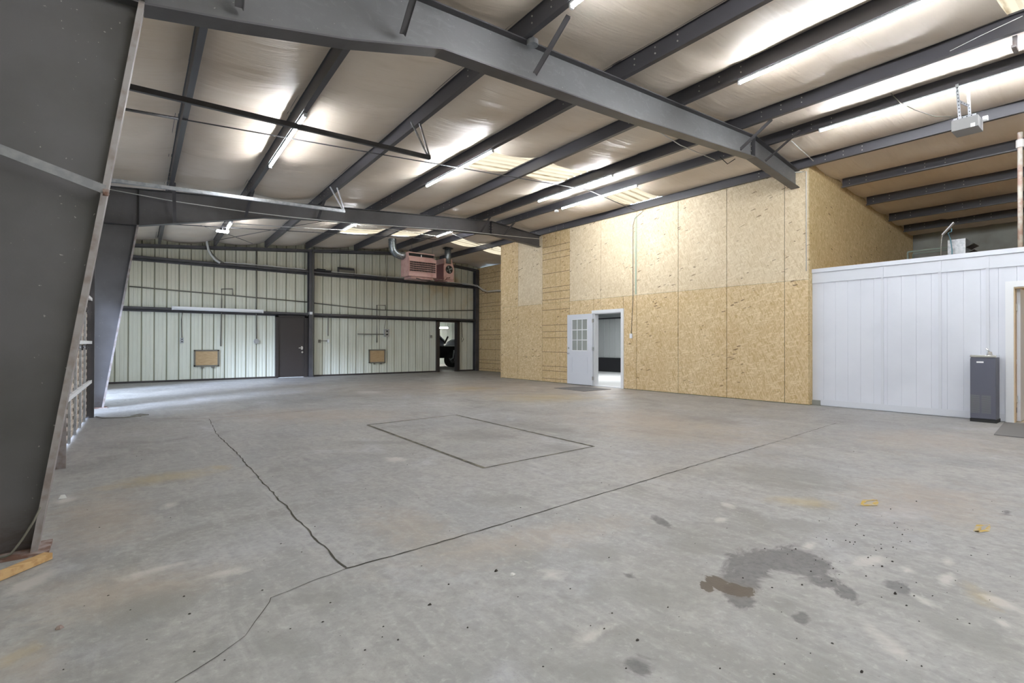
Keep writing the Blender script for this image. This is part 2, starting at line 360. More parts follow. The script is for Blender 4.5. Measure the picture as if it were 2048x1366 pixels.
fchild('crack', px((418, 838), (433, 868), (452, 886), (456, 892), (470, 902), (490, 925), (520, 960), (545, 985), (562, 1005), (572, 1012), (595, 1040), (640, 1085), (672, 1118), (690, 1136)), .009, CRACK, .008)
fchild('crack', px((690, 1137), (709, 1133), (832, 1099), (959, 1061.5), (1061, 1031), (1113, 1014.6), (1225.5, 981), (1324, 951), (1424, 921), (1549, 885), (1674, 846)), .008, CRACK, .005)
fchild('crack', px((692, 1138), (635, 1159), (542, 1196), (540, 1205), (510, 1245), (490, 1272), (435, 1312), (390, 1342), (350, 1366)), .003, CRACK, .004)
fchild('crack', px((191, 838), (415, 837), (645, 820), (900, 802)), .01, CRACK2, .01)
fchild('joint', px((735, 850), (968, 936), (1187, 893), (912, 830), (735, 850)), .042, CRACK2, .0, 'dark joint around a rectangular patch of newer concrete')
for cx, cy, w_, h_ in ((1736, 1006, 13, 6), (1963, 1057, 11, 7)):
    fchild('paint_mark', px((cx-w_, cy+h_), (cx+w_, cy+h_*.7), (cx+w_+5, cy-h_), (cx-w_+6, cy-h_*.8), (cx-w_, cy+h_)), .025, YEL, .003, 'small yellow painted square')

# ------------------------------------------------------------------ purlin lines and ceiling
PL = [(-.62, 0), (.50, .029, 0), (1.66, .044), (3.17, .042), (4.86, .021), (6.16, .044), (8.02, .02), (9.14, 0), (10.53, 0), (12.05, 0), (13.5, 0), (15.06, 0), (16.25, 0), (17.42, 0)]
def pxl(i, y): return PL[i][0]+PL[i][1]*y
Y0, Y1 = -7.05, 18.58
D = .2
def web(i, y):  # x of web
    x = pxl(i, y); return x-.065 if x < RX else x
holes = [(4, 6, 7.3, 8.2), (7, 8, 7.45, 8.35), (4, 6, 14.75, 15.65), (7, 9, 14.75, 15.65), (5, 6, .1, 1.02), (7, 8, .1, 1.02)]
vs = []; fs = []; NS = 12
yy = sorted(set([round(v_, 3) for v_ in np.arange(Y0, Y1-.05, .15)]+[Y1]+[h for ho in holes for h in ho[2:]]))
idx = {}
for j, y in enumerate(yy):
    for i in range(len(PL)-1):
        xa, xb = web(i, y), web(i+1, y)
        for k in range(NS+1):
            if k == NS and i < len(PL)-2: continue
            t = k/NS; x = xa+(xb-xa)*t
            za, zb = T(xa)+D, T(xb)+D; z = za+(zb-za)*t
            if i == 6: z = za+(zb-za)*t
            sg = .13 if i != 6 else .06
            ww = (math.sin(PI*t))**.75 if 0 < t < 1 else 0
            wr = .82+.18*math.sin(y*1.3+i*2.1)+.1*math.sin(y*4.7+i+2*t)
            seam = 1-.4*math.exp(-((y-1.05*i) % 1.83-.9)**2/.004)
            z -= sg*ww*wr*seam
            idx[(j, i, k)] = len(vs); vs.append((x, y, z))
for j in range(len(yy)-1):
    ym = (yy[j]+yy[j+1])/2
    for i in range(len(PL)-1):
        if any(a <= i < b and y0 < ym < y1 for a, b, y0, y1 in holes): continue
        for k in range(NS):
            g = lambda jj, kk: idx[(jj, i, kk)] if (jj, i, kk) in idx else idx[(jj, i+1, 0)]
            fs.append((g(j, k), g(j+1, k), g(j+1, k+1), g(j, k+1)))
mb = MB(); mb.v = vs; mb.f = fs
ceil = struct(mb.build('ceiling', INSU, smooth=True))
for n_, (a, b, y0, y1) in enumerate(holes):        # corrugated fibreglass skylight sheets, with the curled insulation lip
    mb = MB(); xa, xb = web(a, y0), web(b, y0); N = 54; top = []
    for k in range(N+1):
        y = y0-.45+(y1-y0+.9)*k/N; dz = .02*(1 if (k % 6) in (0, 1) else 0)
        top += [(xa, y, T(xa)+D+.012+dz), (xb, y, T(xb)+D+.012+dz)]
    mb.add(top, [(2*k, 2*k+1, 2*k+3, 2*k+2) for k in range(N)])
    w_ = struct(mb.build('window_%d' % (n_+1), SKY)); 
    for k in range(N):     # ledges of the ribs
        pass
def purlin(i, label):
    y0, y1 = Y0+.05, 18.3
    if i >= 9: y1 = 4.08
    s_ = 1 if pxl(i, 5) < RX else -1
    a, b = (web(i, y0), y0), (web(i, y1), y1)
    t = .006; prof = [(0, 0), (.065, 0), (.065, .02), (.065-t, .02), (.065-t, t), (t, t), (t, D), (-.06, D), (-.06, D-.02), (-.06+t, D-.02), (-.06+t, D-t), (0, D-t)]
    root = thing('purlin', (a[0], (y0+y1)/2, T(a[0])), label, 'beam', 'roof purlins')
    mb = MB(); za, zb = T(a[0]), T(b[0])
    A = [(a[0]+s_*u_, y0, za+w_) for u_, w_ in prof]; B = [(b[0]+s_*u_, y1, zb+w_) for u_, w_ in prof]; n = len(prof)
    mb.add(A+B, [tuple(range(n)), tuple(range(2*n-1, n-1, -1))]+[(k, (k+1) % n, (k+1) % n+n, k+n) for k in range(n)])
    mb.build('web', PUR, root)
    bolts = []
    fr = [4.15, 11.85] if i < 9 else [3.3]
    for f_ in fr:
        for dy in (-.9, -.6, -.3, .35, .65, .95):
            for dz in (.07, .14): bolts.append((f_+dy, dz))
    proto = None
    for y, dz in bolts:
        x = web(i, y); z = T(x)+dz
        if y > y1-.1: continue
        if proto is None:
            m_ = MB(); m_.tube([(x-.01, y, z), (x, y, z)], .009, 6); proto = m_.build('bolt', BOLT, root); base = V((x, y, z))
        else:
            c_ = proto.copy(); col.objects.link(c_); c_.parent = root; c_.location = V((x, y, z))-base
names = {1: 'first dark purlin from the left wall', 2: 'second dark purlin from the left, carrying one long lit tube', 3: 'dark purlin the two door tracks hang from', 4: 'dark purlin with a lit tube just left of the skylight',
         5: 'dark purlin crossing the middle of the skylight', 6: 'dark purlin just left of the roof ridge', 7: 'dark purlin just right of the roof ridge, carrying the longest lit tube', 8: 'dark purlin along the top of the strand board wall',
         9: 'dark purlin above the white room, first beyond the strand board corner', 10: 'dark purlin above the white room, second beyond the corner', 11: 'dark purlin above the white room, third beyond the corner', 12: 'lowest dark purlin above the white room, nearest the grey eave wall'}
for i in range(1, 13): purlin(i, names[i])

# ------------------------------------------------------------------ rigid frames
def frame(P0, P1, inner, outer, bottom, xend, label, webmat):
    P0, P1 = V(P0), V(P1)
    def W(x, z, dy=0.): # point on the frame plane
        t = (x-P0.x)/(P1.x-P0.x); return V((x, P0.y+(P1.y-P0.y)*t+dy, z))
    root = thing('steel_frame', W(inner(0), 0, .08), label, 'steel frame', 'rigid steel frames')
    hw = .08; zk = bottom[0][1]; xk = bottom[0][0]
    m_ = MB()      # tapered column web
    m_.prism([W(outer, .012, hw-.005), W(inner(0), .012, hw-.005), W(xk, zk, hw-.005), W(outer, zk-.05, hw-.005)], (0, .01, 0)); m_.build('column_web', webmat, root)
    m_ = MB(); a, b = inner(0), xk
    m_.prism([W(a-.03, .012), W(a, .012), W(b, zk), W(b-.03, zk)], (0, 2*hw, 0)); m_.build('inner_flange', FLG, root)
    m_ = MB(); m_.prism([W(outer-.02, .012), W(outer, .012), W(outer, T(outer)-.02), W(outer-.02, T(outer)-.02)], (0, 2*hw, 0)); m_.build('outer_flange', webmat, root)
    m_ = MB(); m_.box((outer-.08, W(outer, 0).y-.03, 0), (inner(0)+.05, W(outer, 0).y+2*hw+.04, .014)); m_.build('base_plate', RUST, root)
    m_ = MB()      # knee and rafter web
    top = [W(xk, T(xk)-.012, hw-.005), W(outer, T(outer)-.012, hw-.005), W(outer, zk-.05, hw-.005), W(xk, zk, hw-.005)]; m_.prism(top, (0, .01, 0))
    bx = [b_[0] for b_ in bottom]; bz = [b_[1] for b_ in bottom]
    cuts = sorted(set(bx+[RX, xend])); 
    for x0, x1 in zip(cuts, cuts[1:]):
        if x0 < xk-.001 or x1 > xend+.001: continue
        z0, z1 = np.interp(x0, bx, bz), np.interp(x1, bx, bz)
        m_.prism([W(x0, z0, hw-.005), W(x1, z1, hw-.005), W(x1, T(x1)-.012, hw-.005), W(x0, T(x0)-.012, hw-.005)], (0, .01, 0))
    m_.build('rafter_web', webmat, root)
    m_ = MB(); tb = .014
    for (x0, z0), (x1, z1) in zip(bottom, bottom[1:]):
        m_.prism([W(x0, z0-tb), W(x1, z1-tb), W(x1, z1), W(x0, z0)], (0, 2*hw, 0))
    m_.build('bottom_flange', STEEL, root)
    m_ = MB()
    for x0, x1 in ((outer, RX), (RX, xend)):
        m_.prism([W(x0, T(x0)-.016), W(x1, T(x1)-.016), W(x1, T(x1)-.002), W(x0, T(x0)-.002)], (0, 2*hw, 0))
    m_.build('top_flange', STEEL, root)
    for k, (x, z0, z1) in enumerate(((xk, zk, T(xk)), (RX-.015, np.interp(RX, bx, bz), T(RX)), (bx[3], bz[3], T(bx[3])))):
        m_ = MB(); m_.prism([W(x, z0+.003), W(x+.014, z0+.003), W(x+.014, z1-.02), W(x, z1-.02)], (0, 2*hw, 0) if k < 2 else (0, hw, 0))
        m_.build('stiffener', STEEL, root) if k < 2 else None
    m_ = MB(); m_.prism([W(outer, zk-.06), W(xk, zk-.012), W(xk, zk+.002), W(outer, zk-.045)], (0, hw, 0)); m_.build('stiffener', STEEL, root)
    for dz in (.08, .16, .24):
        for dx in (-.035, .05):
            p_ = W(RX+dx, np.interp(RX, bx, bz)+dz+.02, hw-.02); m_ = MB(); m_.tube([p_, p_+V((0, .016, 0))], .011, 6); m_.build('bolt', BOLT, root)
    return W, root
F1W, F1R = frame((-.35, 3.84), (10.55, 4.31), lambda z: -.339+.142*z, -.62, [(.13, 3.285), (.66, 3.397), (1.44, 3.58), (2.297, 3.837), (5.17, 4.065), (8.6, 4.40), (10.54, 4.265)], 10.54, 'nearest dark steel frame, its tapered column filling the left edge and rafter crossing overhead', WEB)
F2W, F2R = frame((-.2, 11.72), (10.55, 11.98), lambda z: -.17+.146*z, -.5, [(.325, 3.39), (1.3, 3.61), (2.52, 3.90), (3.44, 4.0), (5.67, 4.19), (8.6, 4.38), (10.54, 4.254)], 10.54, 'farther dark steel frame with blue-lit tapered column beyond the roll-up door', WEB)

def brace(top, bot, label, name='flange_brace', w=.055):
    m_ = MB(); t, b = V(top), V(bot)
    m_.bar(t, b, w, .005, (0, 1, 0)); d = (b-t).normalized(); sd = d.cross(V((0, 1, 0))).normalized()*w/2
    m_.bar(t+sd+V((0, .015, 0)), b+sd+V((0, .015, 0)), .005, .035, (0, 1, 0))
    return tag(m_.build(name, STEEL), label, 'brace', 'flange braces')
fb = 'dark angle brace between purlin and rafter, '
def rb(x): return
for (tu, tv), (bu, bv), fr, lab in [((478, 0), (478, 15), 1, 'nearest frame, first from its column'), ((813, 0), (805, 68), 1, 'nearest frame, second from its column'), ((1137, 31), (1070, 147), 1, 'nearest frame, beside the round ceiling box'),
        ((1544, 238), (1481, 298), 1, 'nearest frame, left of the ridge joint'), ((1600, 260), (1531, 321), 1, 'nearest frame, right of the ridge joint'),
        ((345, 383), (349, 445), 2, 'farther frame, next to its knee'), ((493, 400), (491, 433), 2, 'farther frame, above the bright lamp'), ((649, 400), (636, 437), 2, 'farther frame, right of the track end'),
        ((981.6, 431.7), (962, 463.5), 2, 'farther frame, left of the ridge joint'), ((1030, 443), (1007, 471), 2, 'farther frame, right of the ridge joint')]:
    t = onroof(tu, tv, .03)
    P0, P1 = ((-.35, 3.84), (10.55, 4.31)) if fr == 1 else ((-.2, 11.72), (10.55, 11.98))
    r = ray(bu, bv); d = V((P1[0]-P0[0], P1[1]-P0[1])); n_ = V((-d.y, d.x)); tt = (n_.x*P0[0]+n_.y*P0[1])/(n_.x*r.x+n_.y*r.y)
    b = O+r*tt
    if fr == 1 and tv < 5: x_ = pxl(1 if tu < 600 else 2, 3.2); t = V((x_, 3.2, T(x_)+.03))
    if fr == 2 and tu < 500: x_ = pxl(1 if tu < 400 else 2, 11.2); t = V((x_, 11.2, T(x_)+.03))
    brace(t, b, fb+lab)
brace((8.12, 4.95, T(8.1)+.05), F1W(8.1, 4.36, .14), fb+'far side of the nearest frame')

# strap across the near column
m_ = MB(); a = atY(-60, 275, 3.79); b = atY(209, 379, 3.79); m_.bar(a, b, .004, .052, (0, 0, 1)); o = m_.build('strap', mat('strap_grey', (.2, .2, .215), .5, noise=(20, (.26, .26, .27), .4, .65))); tag(o, 'flat galvanised strap crossing the face of the nearest column', 'strap')
m_ = MB(); m_.box((b.x-.008, 3.775, b.z-.035), (b.x+.02, 3.80, b.z+.0)); m_.tube([(b.x+.01, 3.77, b.z-.03), (b.x+.01, 3.76, b.z-.03)], .013, 6); tag(m_.build('bracket', RUST), 'small rusty bolted clip at the end of the galvanised strap', 'bracket')
# cable at the column foot
pts = [atY(u, v, 3.80) for u, v in ((82, 1014), (66, 1045), (45, 1078), (30, 1098), (21, 1108), (12, 1116), (-10, 1121))]
for p_ in pts: p_.z = max(p_.z, .03)
m_ = MB(); m_.tube(pts, .006, 6); tag(m_.build('ground_wire', GREYC, smooth=True), 'thin grey wire running down the foot of the nearest column', 'wire')

# wooden board by the column foot
a = atZ(-40, 1168, .02); b = atZ(97, 1111, .02)
m_ = MB(); m_.bar(a, b, .05, .035); tag(m_.build('wood_board', WOOD, bevel=.003), 'pale pine board lying on the floor before the nearest column', 'board')

# ------------------------------------------------------------------ left wall and roll-up door
LW = -.66
m_ = MB()
def wallsheet(m_, y0, y1, z0, z1, x=LW):
    y = y0
    while y < y1-1e-6:
        e = min(y+.3048, y1); m_.add([(x, y, z0), (x, e-.05, z0), (x, e-.05, z1), (x, y, z1)], [(0, 1, 2, 3)])
        m_.add([(x, e-.05, z0), (x-.03, e-.04, z0), (x-.03, e-.01, z0), (x, e, z0), (x, e-.05, z1), (x-.03, e-.04, z1), (x-.03, e-.01, z1), (x, e, z1)], [(0, 1, 5, 4), (1, 2, 6, 5), (2, 3, 7, 6)]); y = e
zt = T(LW)+D
wallsheet(m_, -7, 6.25, 0, zt); wallsheet(m_, 6.25, 10.35, 3.3, zt); wallsheet(m_, 10.35, 10.55, 0, zt); wallsheet(m_, 10.55, 11.6, 2.2, zt); wallsheet(m_, 11.6, 12.8, 0, zt); wallsheet(m_, 12.8, 15.9, 2.9, zt); wallsheet(m_, 15.9, 18.6, 0, zt)
wl = struct(m_.build('wall_left', SHEET))
m_ = MB(); m_.box((LW, -6.9, T(LW)-.02), (LW+.16, 18.3, T(LW)+.17)); tag(m_.build('eave_strut', STEEL), 'dark eave beam along the top of the left wall', 'beam')
for y, lab in ((6.18, 'grey steel jamb on the near side of the roll-up door'), (10.36, 'dark steel jamb on the far side of the roll-up door')):
    m_ = MB(); x0, x1 = (-.60, -.43) if y < 8 else (-.58, -.285); x1 = -.43 if y < 8 else -.27
    if y < 8: m_.box((-.62, 6.02, 0), (-.5, 6.1, zt-.25)); m_.box((-.5, 6.05, 0), (-.445, 6.3, zt-.25)); m_.box((-.445, 6.29, 0), (-.365, 6.30, zt-.25)); m_.box((-.375, 6.30, 0), (-.365, 6.36, zt-.25))
    else: m_.box((x0, y-.06, 0), (x1, y+.0, zt-.25)); m_.box((x1-.012, y+.0001, 0), (x1, y+.06, zt-.25))
    tag(m_.build('door_jamb', FLG if y < 8 else STEEL), lab, 'jamb')
DX = (-.45, -.33)  # door plane follows the surveyed sill
def dpt(y, z, dx=0): t = (y-6.3)/(10.3-6.3); return V((DX[0]+(DX[1]-DX[0])*t+dx, y, z))
rd = thing('rollup_door', dpt(8.3, 0), 'closed sectional door with steel ribs and white insulation in the left wall', 'garage door')
DOORW = mat('door_insulation', (.66, .6, .53), .8, noise=(8, (.5, .42, .36), .4, .6, (1, 1, 6)))
for k in range(6):
    z0, z1 = .02+k*.55, .02+k*.55+.54
    m_ = MB(); m_.prism([dpt(6.25, z0, -.05), dpt(10.3, z0, -.05), dpt(10.3, z1, -.05), dpt(6.25, z1, -.05)], (.02, 0, 0))
    for j in range(5): zz_ = z0+.05+j*.1; m_.prism([dpt(6.25, zz_, -.03), dpt(10.3, zz_, -.03), dpt(10.3, zz_+.05, -.03), dpt(6.25, zz_+.05, -.03)], (.008, 0, 0))
    m_.build('door_section', DOORW, rd)
    for y in (6.35, 7.0, 7.65, 8.3, 8.95, 9.6, 10.22):
        m_ = MB(); a, b = dpt(y, z0, -.022), dpt(y+.08, z0, -.022); m_.prism([a, b, b+V((0, 0, .54)), a+V((0, 0, .54))], (.022, 0, 0)); m_.build('stile', GALV, rd)
        if k < 5:
            m_ = MB(); c_ = dpt(y+.04, z1, .012); m_.box(c_-V((.012, .03, .035)), c_+V((.006, .03, .035))); m_.tube([c_+V((.01, -.03, 0)), c_+V((.01, .03, 0))], .008, 6); m_.build('hinge', STEEL, rd)
for z in (.55, 1.16, 1.83, 2.6):
    m_ = MB(); m_.prism([dpt(6.28, z, .0), dpt(10.28, z, .0), dpt(10.28, z, .035), dpt(6.28, z, .035)], (0, 0, .045)); m_.build('strut', TRIMW, rd)
for y, x1, z0, z1, m__, lab in ((6.48, 3.57, 3.80, 3.875, STEEL, 'dark horizontal door track nearest the camera'), (10.2, 3.66, 3.76, 3.875, GALV, 'galvanised horizontal door track before the farther frame')):
    root = thing('door_track', (-.3, y, 0), lab, 'door track', 'overhead door tracks'); pts = []
    R = .34; xw = -.40 if y < 8 else -.335; zc = z0-R
    path = [(xw, .03), (xw, zc)]+[(xw+R-R*math.cos(t), zc+R*math.sin(t)) for t in [PI/2*k/10 for k in range(1, 11)]]+[(x1, z1)]
    m_ = MB()
    for (xa, za), (xb, zb) in zip(path[1:], path[2:]):
        m_.bar((xa, y, za), (xb, y, zb), .006, .055, (0, 0, 1))
    mv = MB(); mv.bar((xw, y, .03), (xw, y, zc), .006, .05, (1, 0, 0)); mv.bar((xw-.02, y+.015, .03), (xw-.02, y+.015, zc), .03, .005, (1, 0, 0)); mv.build('vertical_rail', STEEL, root)
    m_.build('rail', m__, root)
    m_ = MB()
    for (xa, za), (xb, zb) in zip(path[1:], path[2:]):
        m_.bar((xa, y+.02, za-.027), (xb, y+.02, zb-.027), .04, .005, (0, 0, 1))
    m_.bar((path[-2][0], y+.035, path[-2][1]+.026), (x1, y+.035, z1+.026), .07, .005)
    m_.build('rail_lip', m__, root)
    h = MB(); h.bar((x1, y+.01, z1-.02), (x1-.16, y+.02, T(3.4)), .03, .004, (0, 1, 0)); h.build('hanger', GALV, root)
    h = MB(); h.bar((x1-.03, y+.01, z1), (x1-.3, y+.02, T(3.3)), .03, .004, (0, 1, 0)); h.build('hanger', GALV, root)
# length of cord on the floor by the door jamb
m_ = MB(); m_.tube([p_+V((0, 0, .008)) for p_ in px((192, 834), (205, 837), (250, 836), (280, 832), (297, 830), (280, 829), (262, 832), (282, 833))], .007, 6)
tag(m_.build('cord', GREYC, smooth=True), 'loose grey cord on the floor beside the roll-up door', 'cord')
# open walk door in the left wall
d4 = sroot('door_4', (LW, 10.5, 0), 'open walk doorway letting daylight in behind the door jamb')
m_ = MB(); m_.box((LW-.05, 10.48, 0), (LW+.05, 10.55, 2.2)); m_.box((LW-.05, 11.5, 0), (LW+.05, 11.57, 2.2)); m_.box((LW-.05, 10.48, 2.13), (LW+.05, 11.57, 2.2)); m_.build('door_frame', BROWN, d4)

# ------------------------------------------------------------------ far wall
FY = 18.53
m_ = MB(); XL, XR = -.7, 12.75
D1 = (4.26, 5.33, 2.13); D2 = (10.48, 11.59, 2.14)
rib0, ribd = .2764, .3098
xs_ = [rib0+ribd*k for k in range(-4, 45)]
ev = sorted(set([XL, XR, D1[0], D1[1], D2[0], D2[1]]+[x+o for x in xs_ for o in (-.022, -.012, .012, .022)]+[x+ribd*f_+o for x in xs_ for f_ in (.33, .66) for o in (-.02, 0, .02)]))
def dep(x):
    k = round((x-rib0)/ribd); d = abs(x-(rib0+k*ribd))
    if d < .0125: return .035
    d2 = min(abs(((x-rib0)/ribd) % 1-.33), abs(((x-rib0)/ribd) % 1-.66))*ribd
    return .009 if d2 < .004 else 0.
ev = [x for x in ev if XL <= x <= XR]
def zlo(x): return D1[2] if D1[0] <= x <= D1[1] else D2[2] if D2[0] <= x <= D2[1] else 0.
ribs = MB()
for a, b in zip(ev, ev[1:]):
    mid = (a+b)/2; z0 = zlo(mid)
    tgt = ribs if dep(a) > .03 and dep(b) > .03 else m_
    tgt.add([(a, FY+dep(a), z0), (b, FY+dep(b), z0), (b, FY+dep(b), T(b)+D+.03), (a, FY+dep(a), T(a)+D+.03)], [(0, 1, 2, 3)])
wf = struct(m_.build('wall_far', SHEET)); rb_ = ribs.build('panel_joint', RIB, wf)
m_ = MB()
for a, b in ((XL, D1[0]), (D1[1], D2[0]), (D2[1], 12.4)): m_.box((a, FY-.045, 0), (b, FY-.002, .055))
struct(m_.build('baseboard_far', BROWN))
def girt(z, a, b, label, dep_=.19):
    root = MB(); t = .008
    root.box((a, FY-dep_, z), (b, FY-.002, z+t)); root.box((a, FY-dep_, z), (b, FY-dep_+t, z+.075)); root.box((a, FY-dep_, z+.067), (b, FY-dep_+.02, z+.075)); root.box((a, FY-.01, z-.06), (b, FY-.002, z))
    return tag(root.build('girt', STEEL), label, 'beam', 'wall girts on the far wall')
girt(2.17, -.6, 5.30, 'lower dark girt left of the centre post, over the brown door'); girt(2.17, 5.49, 12.33, 'lower dark girt right of the centre post, over the open doorway')
girt(3.66, -.6, 5.30, 'upper dark girt left of the centre post'); girt(3.66, 5.49, 12.33, 'upper dark girt right of the centre post, under the heaters')
m_ = MB()
for x0, x1 in ((-.62, RX), (RX, 12.7)):
    m_.prism([(x0, 18.33, T(x0)-.1), (x1, 18.33, T(x1)-.1), (x1, 18.33, T(x1)-.006), (x0, 18.33, T(x0)-.006)], (0, .02, 0))
    m_.prism([(x0, 18.33, T(x0)-.1), (x1, 18.33, T(x1)-.1), (x1, 18.33, T(x1)-.09), (x0, 18.33, T(x0)-.09)], (0, .19, 0))
tag(m_.build('end_rafter', STEEL), 'dark rafter along the top of the far wall', 'beam')
def post(x0, x1, lab, zt_):
    m_ = MB(); m_.box((x0, 18.3, 0), (x1, 18.315, zt_)); m_.box((x0, 18.5, 0), (x1, 18.515, zt_)); m_.box(((x0+x1)/2-.006, 18.315, 0), ((x0+x1)/2+.006, 18.5, zt_)); m_.box((x0-.02, 18.28, 0), (x1+.02, 18.52, .012))
    return tag(m_.build('wall_post', STEEL), lab, 'post', 'steel posts of the far wall')
post(5.31, 5.48, 'dark steel post in the middle of the far wall, beside the brown door', T(5.4)-.11); post(12.33, 12.5, 'dark steel corner post between far wall and strand board recess', T(12.4)-.11)
# brown door
d1 = sroot('door_1', (4.8, FY, 0), 'dark brown steel door in the far wall')
m_ = MB(); m_.box((4.26, FY-.1, 0), (4.35, FY+.05, 2.13)); m_.box((5.20, FY-.1, 0), (5.33, FY+.05, 2.13)); m_.box((4.26, FY-.1, 2.075), (5.33, FY+.05, 2.13)); m_.build('door_frame', BROWN, d1)
m_ = MB(); m_.box((4.35, FY-.06, .012), (5.20, FY-.015, 2.075)); m_.build('door_leaf', BROWN, d1)
h = MB(); h.tube([(5.12, FY-.06, 1.02), (5.12, FY-.12, 1.02)], .03, 10); h.bar((5.13, FY-.12, 1.02), (5.0, FY-.12, 1.02), .02, .025); h.box((5.09, FY-.065, .96), (5.15, FY-.06, 1.08)); h.build('door_handle', CHROME, d1)['label'] = 'chrome lever handle'
h = MB(); h.tube([(5.13, FY-.06, .87), (5.13, FY-.085, .87)], .032, 12); h.build('deadbolt', CHROME, d1)['label'] = 'round chrome deadbolt'
# open doorway
d2 = sroot('door_2', (11, FY, 0), 'open dark framed doorway at the right end of the far wall')
m_ = MB(); m_.box((10.48, FY-.1, 0), (10.62, FY+.12, 2.14)); m_.box((11.47, FY-.1, 0), (11.60, FY+.12, 2.14)); m_.box((10.48, FY-.1, 2.09), (11.60, FY+.12, 2.15)); m_.build('door_frame', BROWN, d2)

def F(u, v, off=.02): p_ = atY(u, v, FY-off); return V((p_.x, FY-off, p_.z))
def c4(x, y, off=.02): return F(180+.3293*x, 350+.3293*y, off)
def c5(x, y, off=.02): return F(600+.2635*x, 440+.2635*y, off)
def conduit(pts, r, label, m__=GREYC, name='conduit', cat='conduit', group='conduits on the far wall'):
    m_ = MB(); m_.tube(pts, r, 6); return tag(m_.build(name, m__, smooth=True), label, cat, group)
conduit([c4(236, 676), c4(540, 703), c4(760, 722), c4(1010, 745), c4(1322, 772)], .02, 'long grey conduit running across the wall left of the centre post')
conduit([c5(103, 630), c5(350, 658), c5(600, 682), c5(900, 692), c5(1322, 685)], .02, 'long grey conduit running across the wall right of the centre post')
conduit([c4(794, 1040), c4(800, 760, .05), c4(800, 692, .05), c4(866, 692, .05), c4(868, 728, .05)], .018, 'looped conduit drop above the left boarded opening')
conduit([c4(1010, 456, .03), c4(1010, 1000, .03)], .018, 'straight conduit drop to the round box left of the brown door')
conduit([c4(562, 830, .03), c4(556, 880, .03), c4(558, 1000, .03)], .014, 'short conduit drop under the white strip fixture')
conduit([c5(584, 930, .03), c5(584, 646, .05), c5(648, 648, .05), c5(650, 682, .05)], .018, 'looped conduit drop above the right boarded opening')
conduit([c5(438, 865, .04), c5(634, 868, .04)], .018, 'short level conduit left of the grey switch box')
conduit([c5(650, 250, .03), c5(655, 450, .21), c5(656, 740, .04), c5(640, 825, .04)], .01, 'thin vertical cable down to the grey switch box', name='cable')
conduit([c5(150, 720, .05), c5(205, 732, .05), c5(214, 745, .03), c5(213, 880, .03)], .014, 'conduit drop to the outlet beside the centre post')
conduit([c5(150, 917, .03), c5(210, 917, .03)], .014, 'stub of conduit between the two outlets beside the centre post')
conduit([c5(98, 1180, .25), c5(96, 230, .25), c5(110, 218, .25), c5(660, 238, .22), c5(760, 250, .2)], .014, 'conduit rising beside the centre post and along the end rafter')
def wbox(name, c_, w_, h_, m__, label, dpt_=.05, cat='electrical box', detail=0):
    m_ = MB(); p_ = c_; m_.box((p_.x-w_/2, FY-dpt_, p_.z-h_/2), (p_.x+w_/2, FY-.004, p_.z+h_/2)); root = thing(name, (p_.x, FY, p_.z-h_/2), label, cat)
    m_.build('box', m__, root, bevel=.004)
    for k in range(detail):
        mm = MB(); zz_ = p_.z+(h_*.22)*(1 if k == 0 else -1); mm.box((p_.x-w_*.2, FY-dpt_-.006, zz_-h_*.09), (p_.x+w_*.2, FY-dpt_, zz_+h_*.09)); mm.build('socket', BLACK, root)
    return root
wbox('outlet', c4(558, 1005), .09, .16, GALV, 'grey double outlet under the left end of the strip fixture', .05, 'outlet', 2)
wbox('switch_box', c5(655, 857), .19, .30, GALV, 'grey switch box with two black switches on the far wall', .09, 'switch box', 2)
wbox('outlet', c5(148, 920), .08, .11, GREYC, 'dark outlet nearest the centre post', .05, 'outlet', 1)
wbox('outlet', c5(214, 918), .07, .12, OFFL, 'pale outlet at the foot of the conduit beside the centre post', .05, 'outlet', 0)
wbox('switch', c5(995, 884), .09, .12, GALV, 'small switch left of the open doorway', .04, 'switch', 1)
wbox('junction_box', c5(84, 707, .25), .09, .09, OFFL, 'small white box on the centre post', .27, 'electrical box', 0)
p_ = c4(1011, 1010); m_ = MB(); m_.tube([(p_.x, FY-.005, p_.z), (p_.x, FY-.06, p_.z)], .085, 16); tag(m_.build('round_box', GALV, smooth=False), 'round grey electrical box left of the brown door', 'electrical box')
conduit([c5(1228, 770, .03), c5(1232, 880, .03), c5(1224, 900, .04), c5(1230, 925, .04), c5(1242, 905, .04), c5(1232, 885, .04)], .012, 'hanging cord with a loop right of the open doorway', name='cord', cat='cord')
for (x0, y0_, x1, y1_, cf, lab) in ((632, 1063, 782, 1163, c4, 'left boarded opening, tan plywood in a grey frame'), (523, 984, 645, 1085, c5, 'right boarded opening, tan plywood in a grey frame')):
    a = cf(x0, y1_); b = cf(x1, y0_); root = thing('wall_vent', (a.x/2+b.x/2, FY, a.z), lab, 'vent cover', 'boarded openings')
    m_ = MB(); m_.box((a.x, FY-.035, a.z), (b.x, FY-.004, b.z)); m_.build('board', PLY, root)
    m_ = MB(); t = .035
    m_.box((a.x-.01, FY-.05, a.z-.01), (b.x+.01, FY-.004, a.z+t)); m_.box((a.x-.01, FY-.05, b.z-t), (b.x+.01, FY-.004, b.z+.01)); m_.box((a.x-.01, FY-.05, a.z), (a.x+t, FY-.004, b.z)); m_.box((b.x-t, FY-.05, a.z), (b.x+.01, FY-.004, b.z)); m_.build('frame', GREYC, root)
    for sx in (.33, .75):
        m_ = MB(); x = a.x+(b.x-a.x)*sx; m_.box((x-.03, FY-.06, a.z-.06), (x+.03, FY-.004, a.z-.01)); m_.build('latch', GREYC, root)
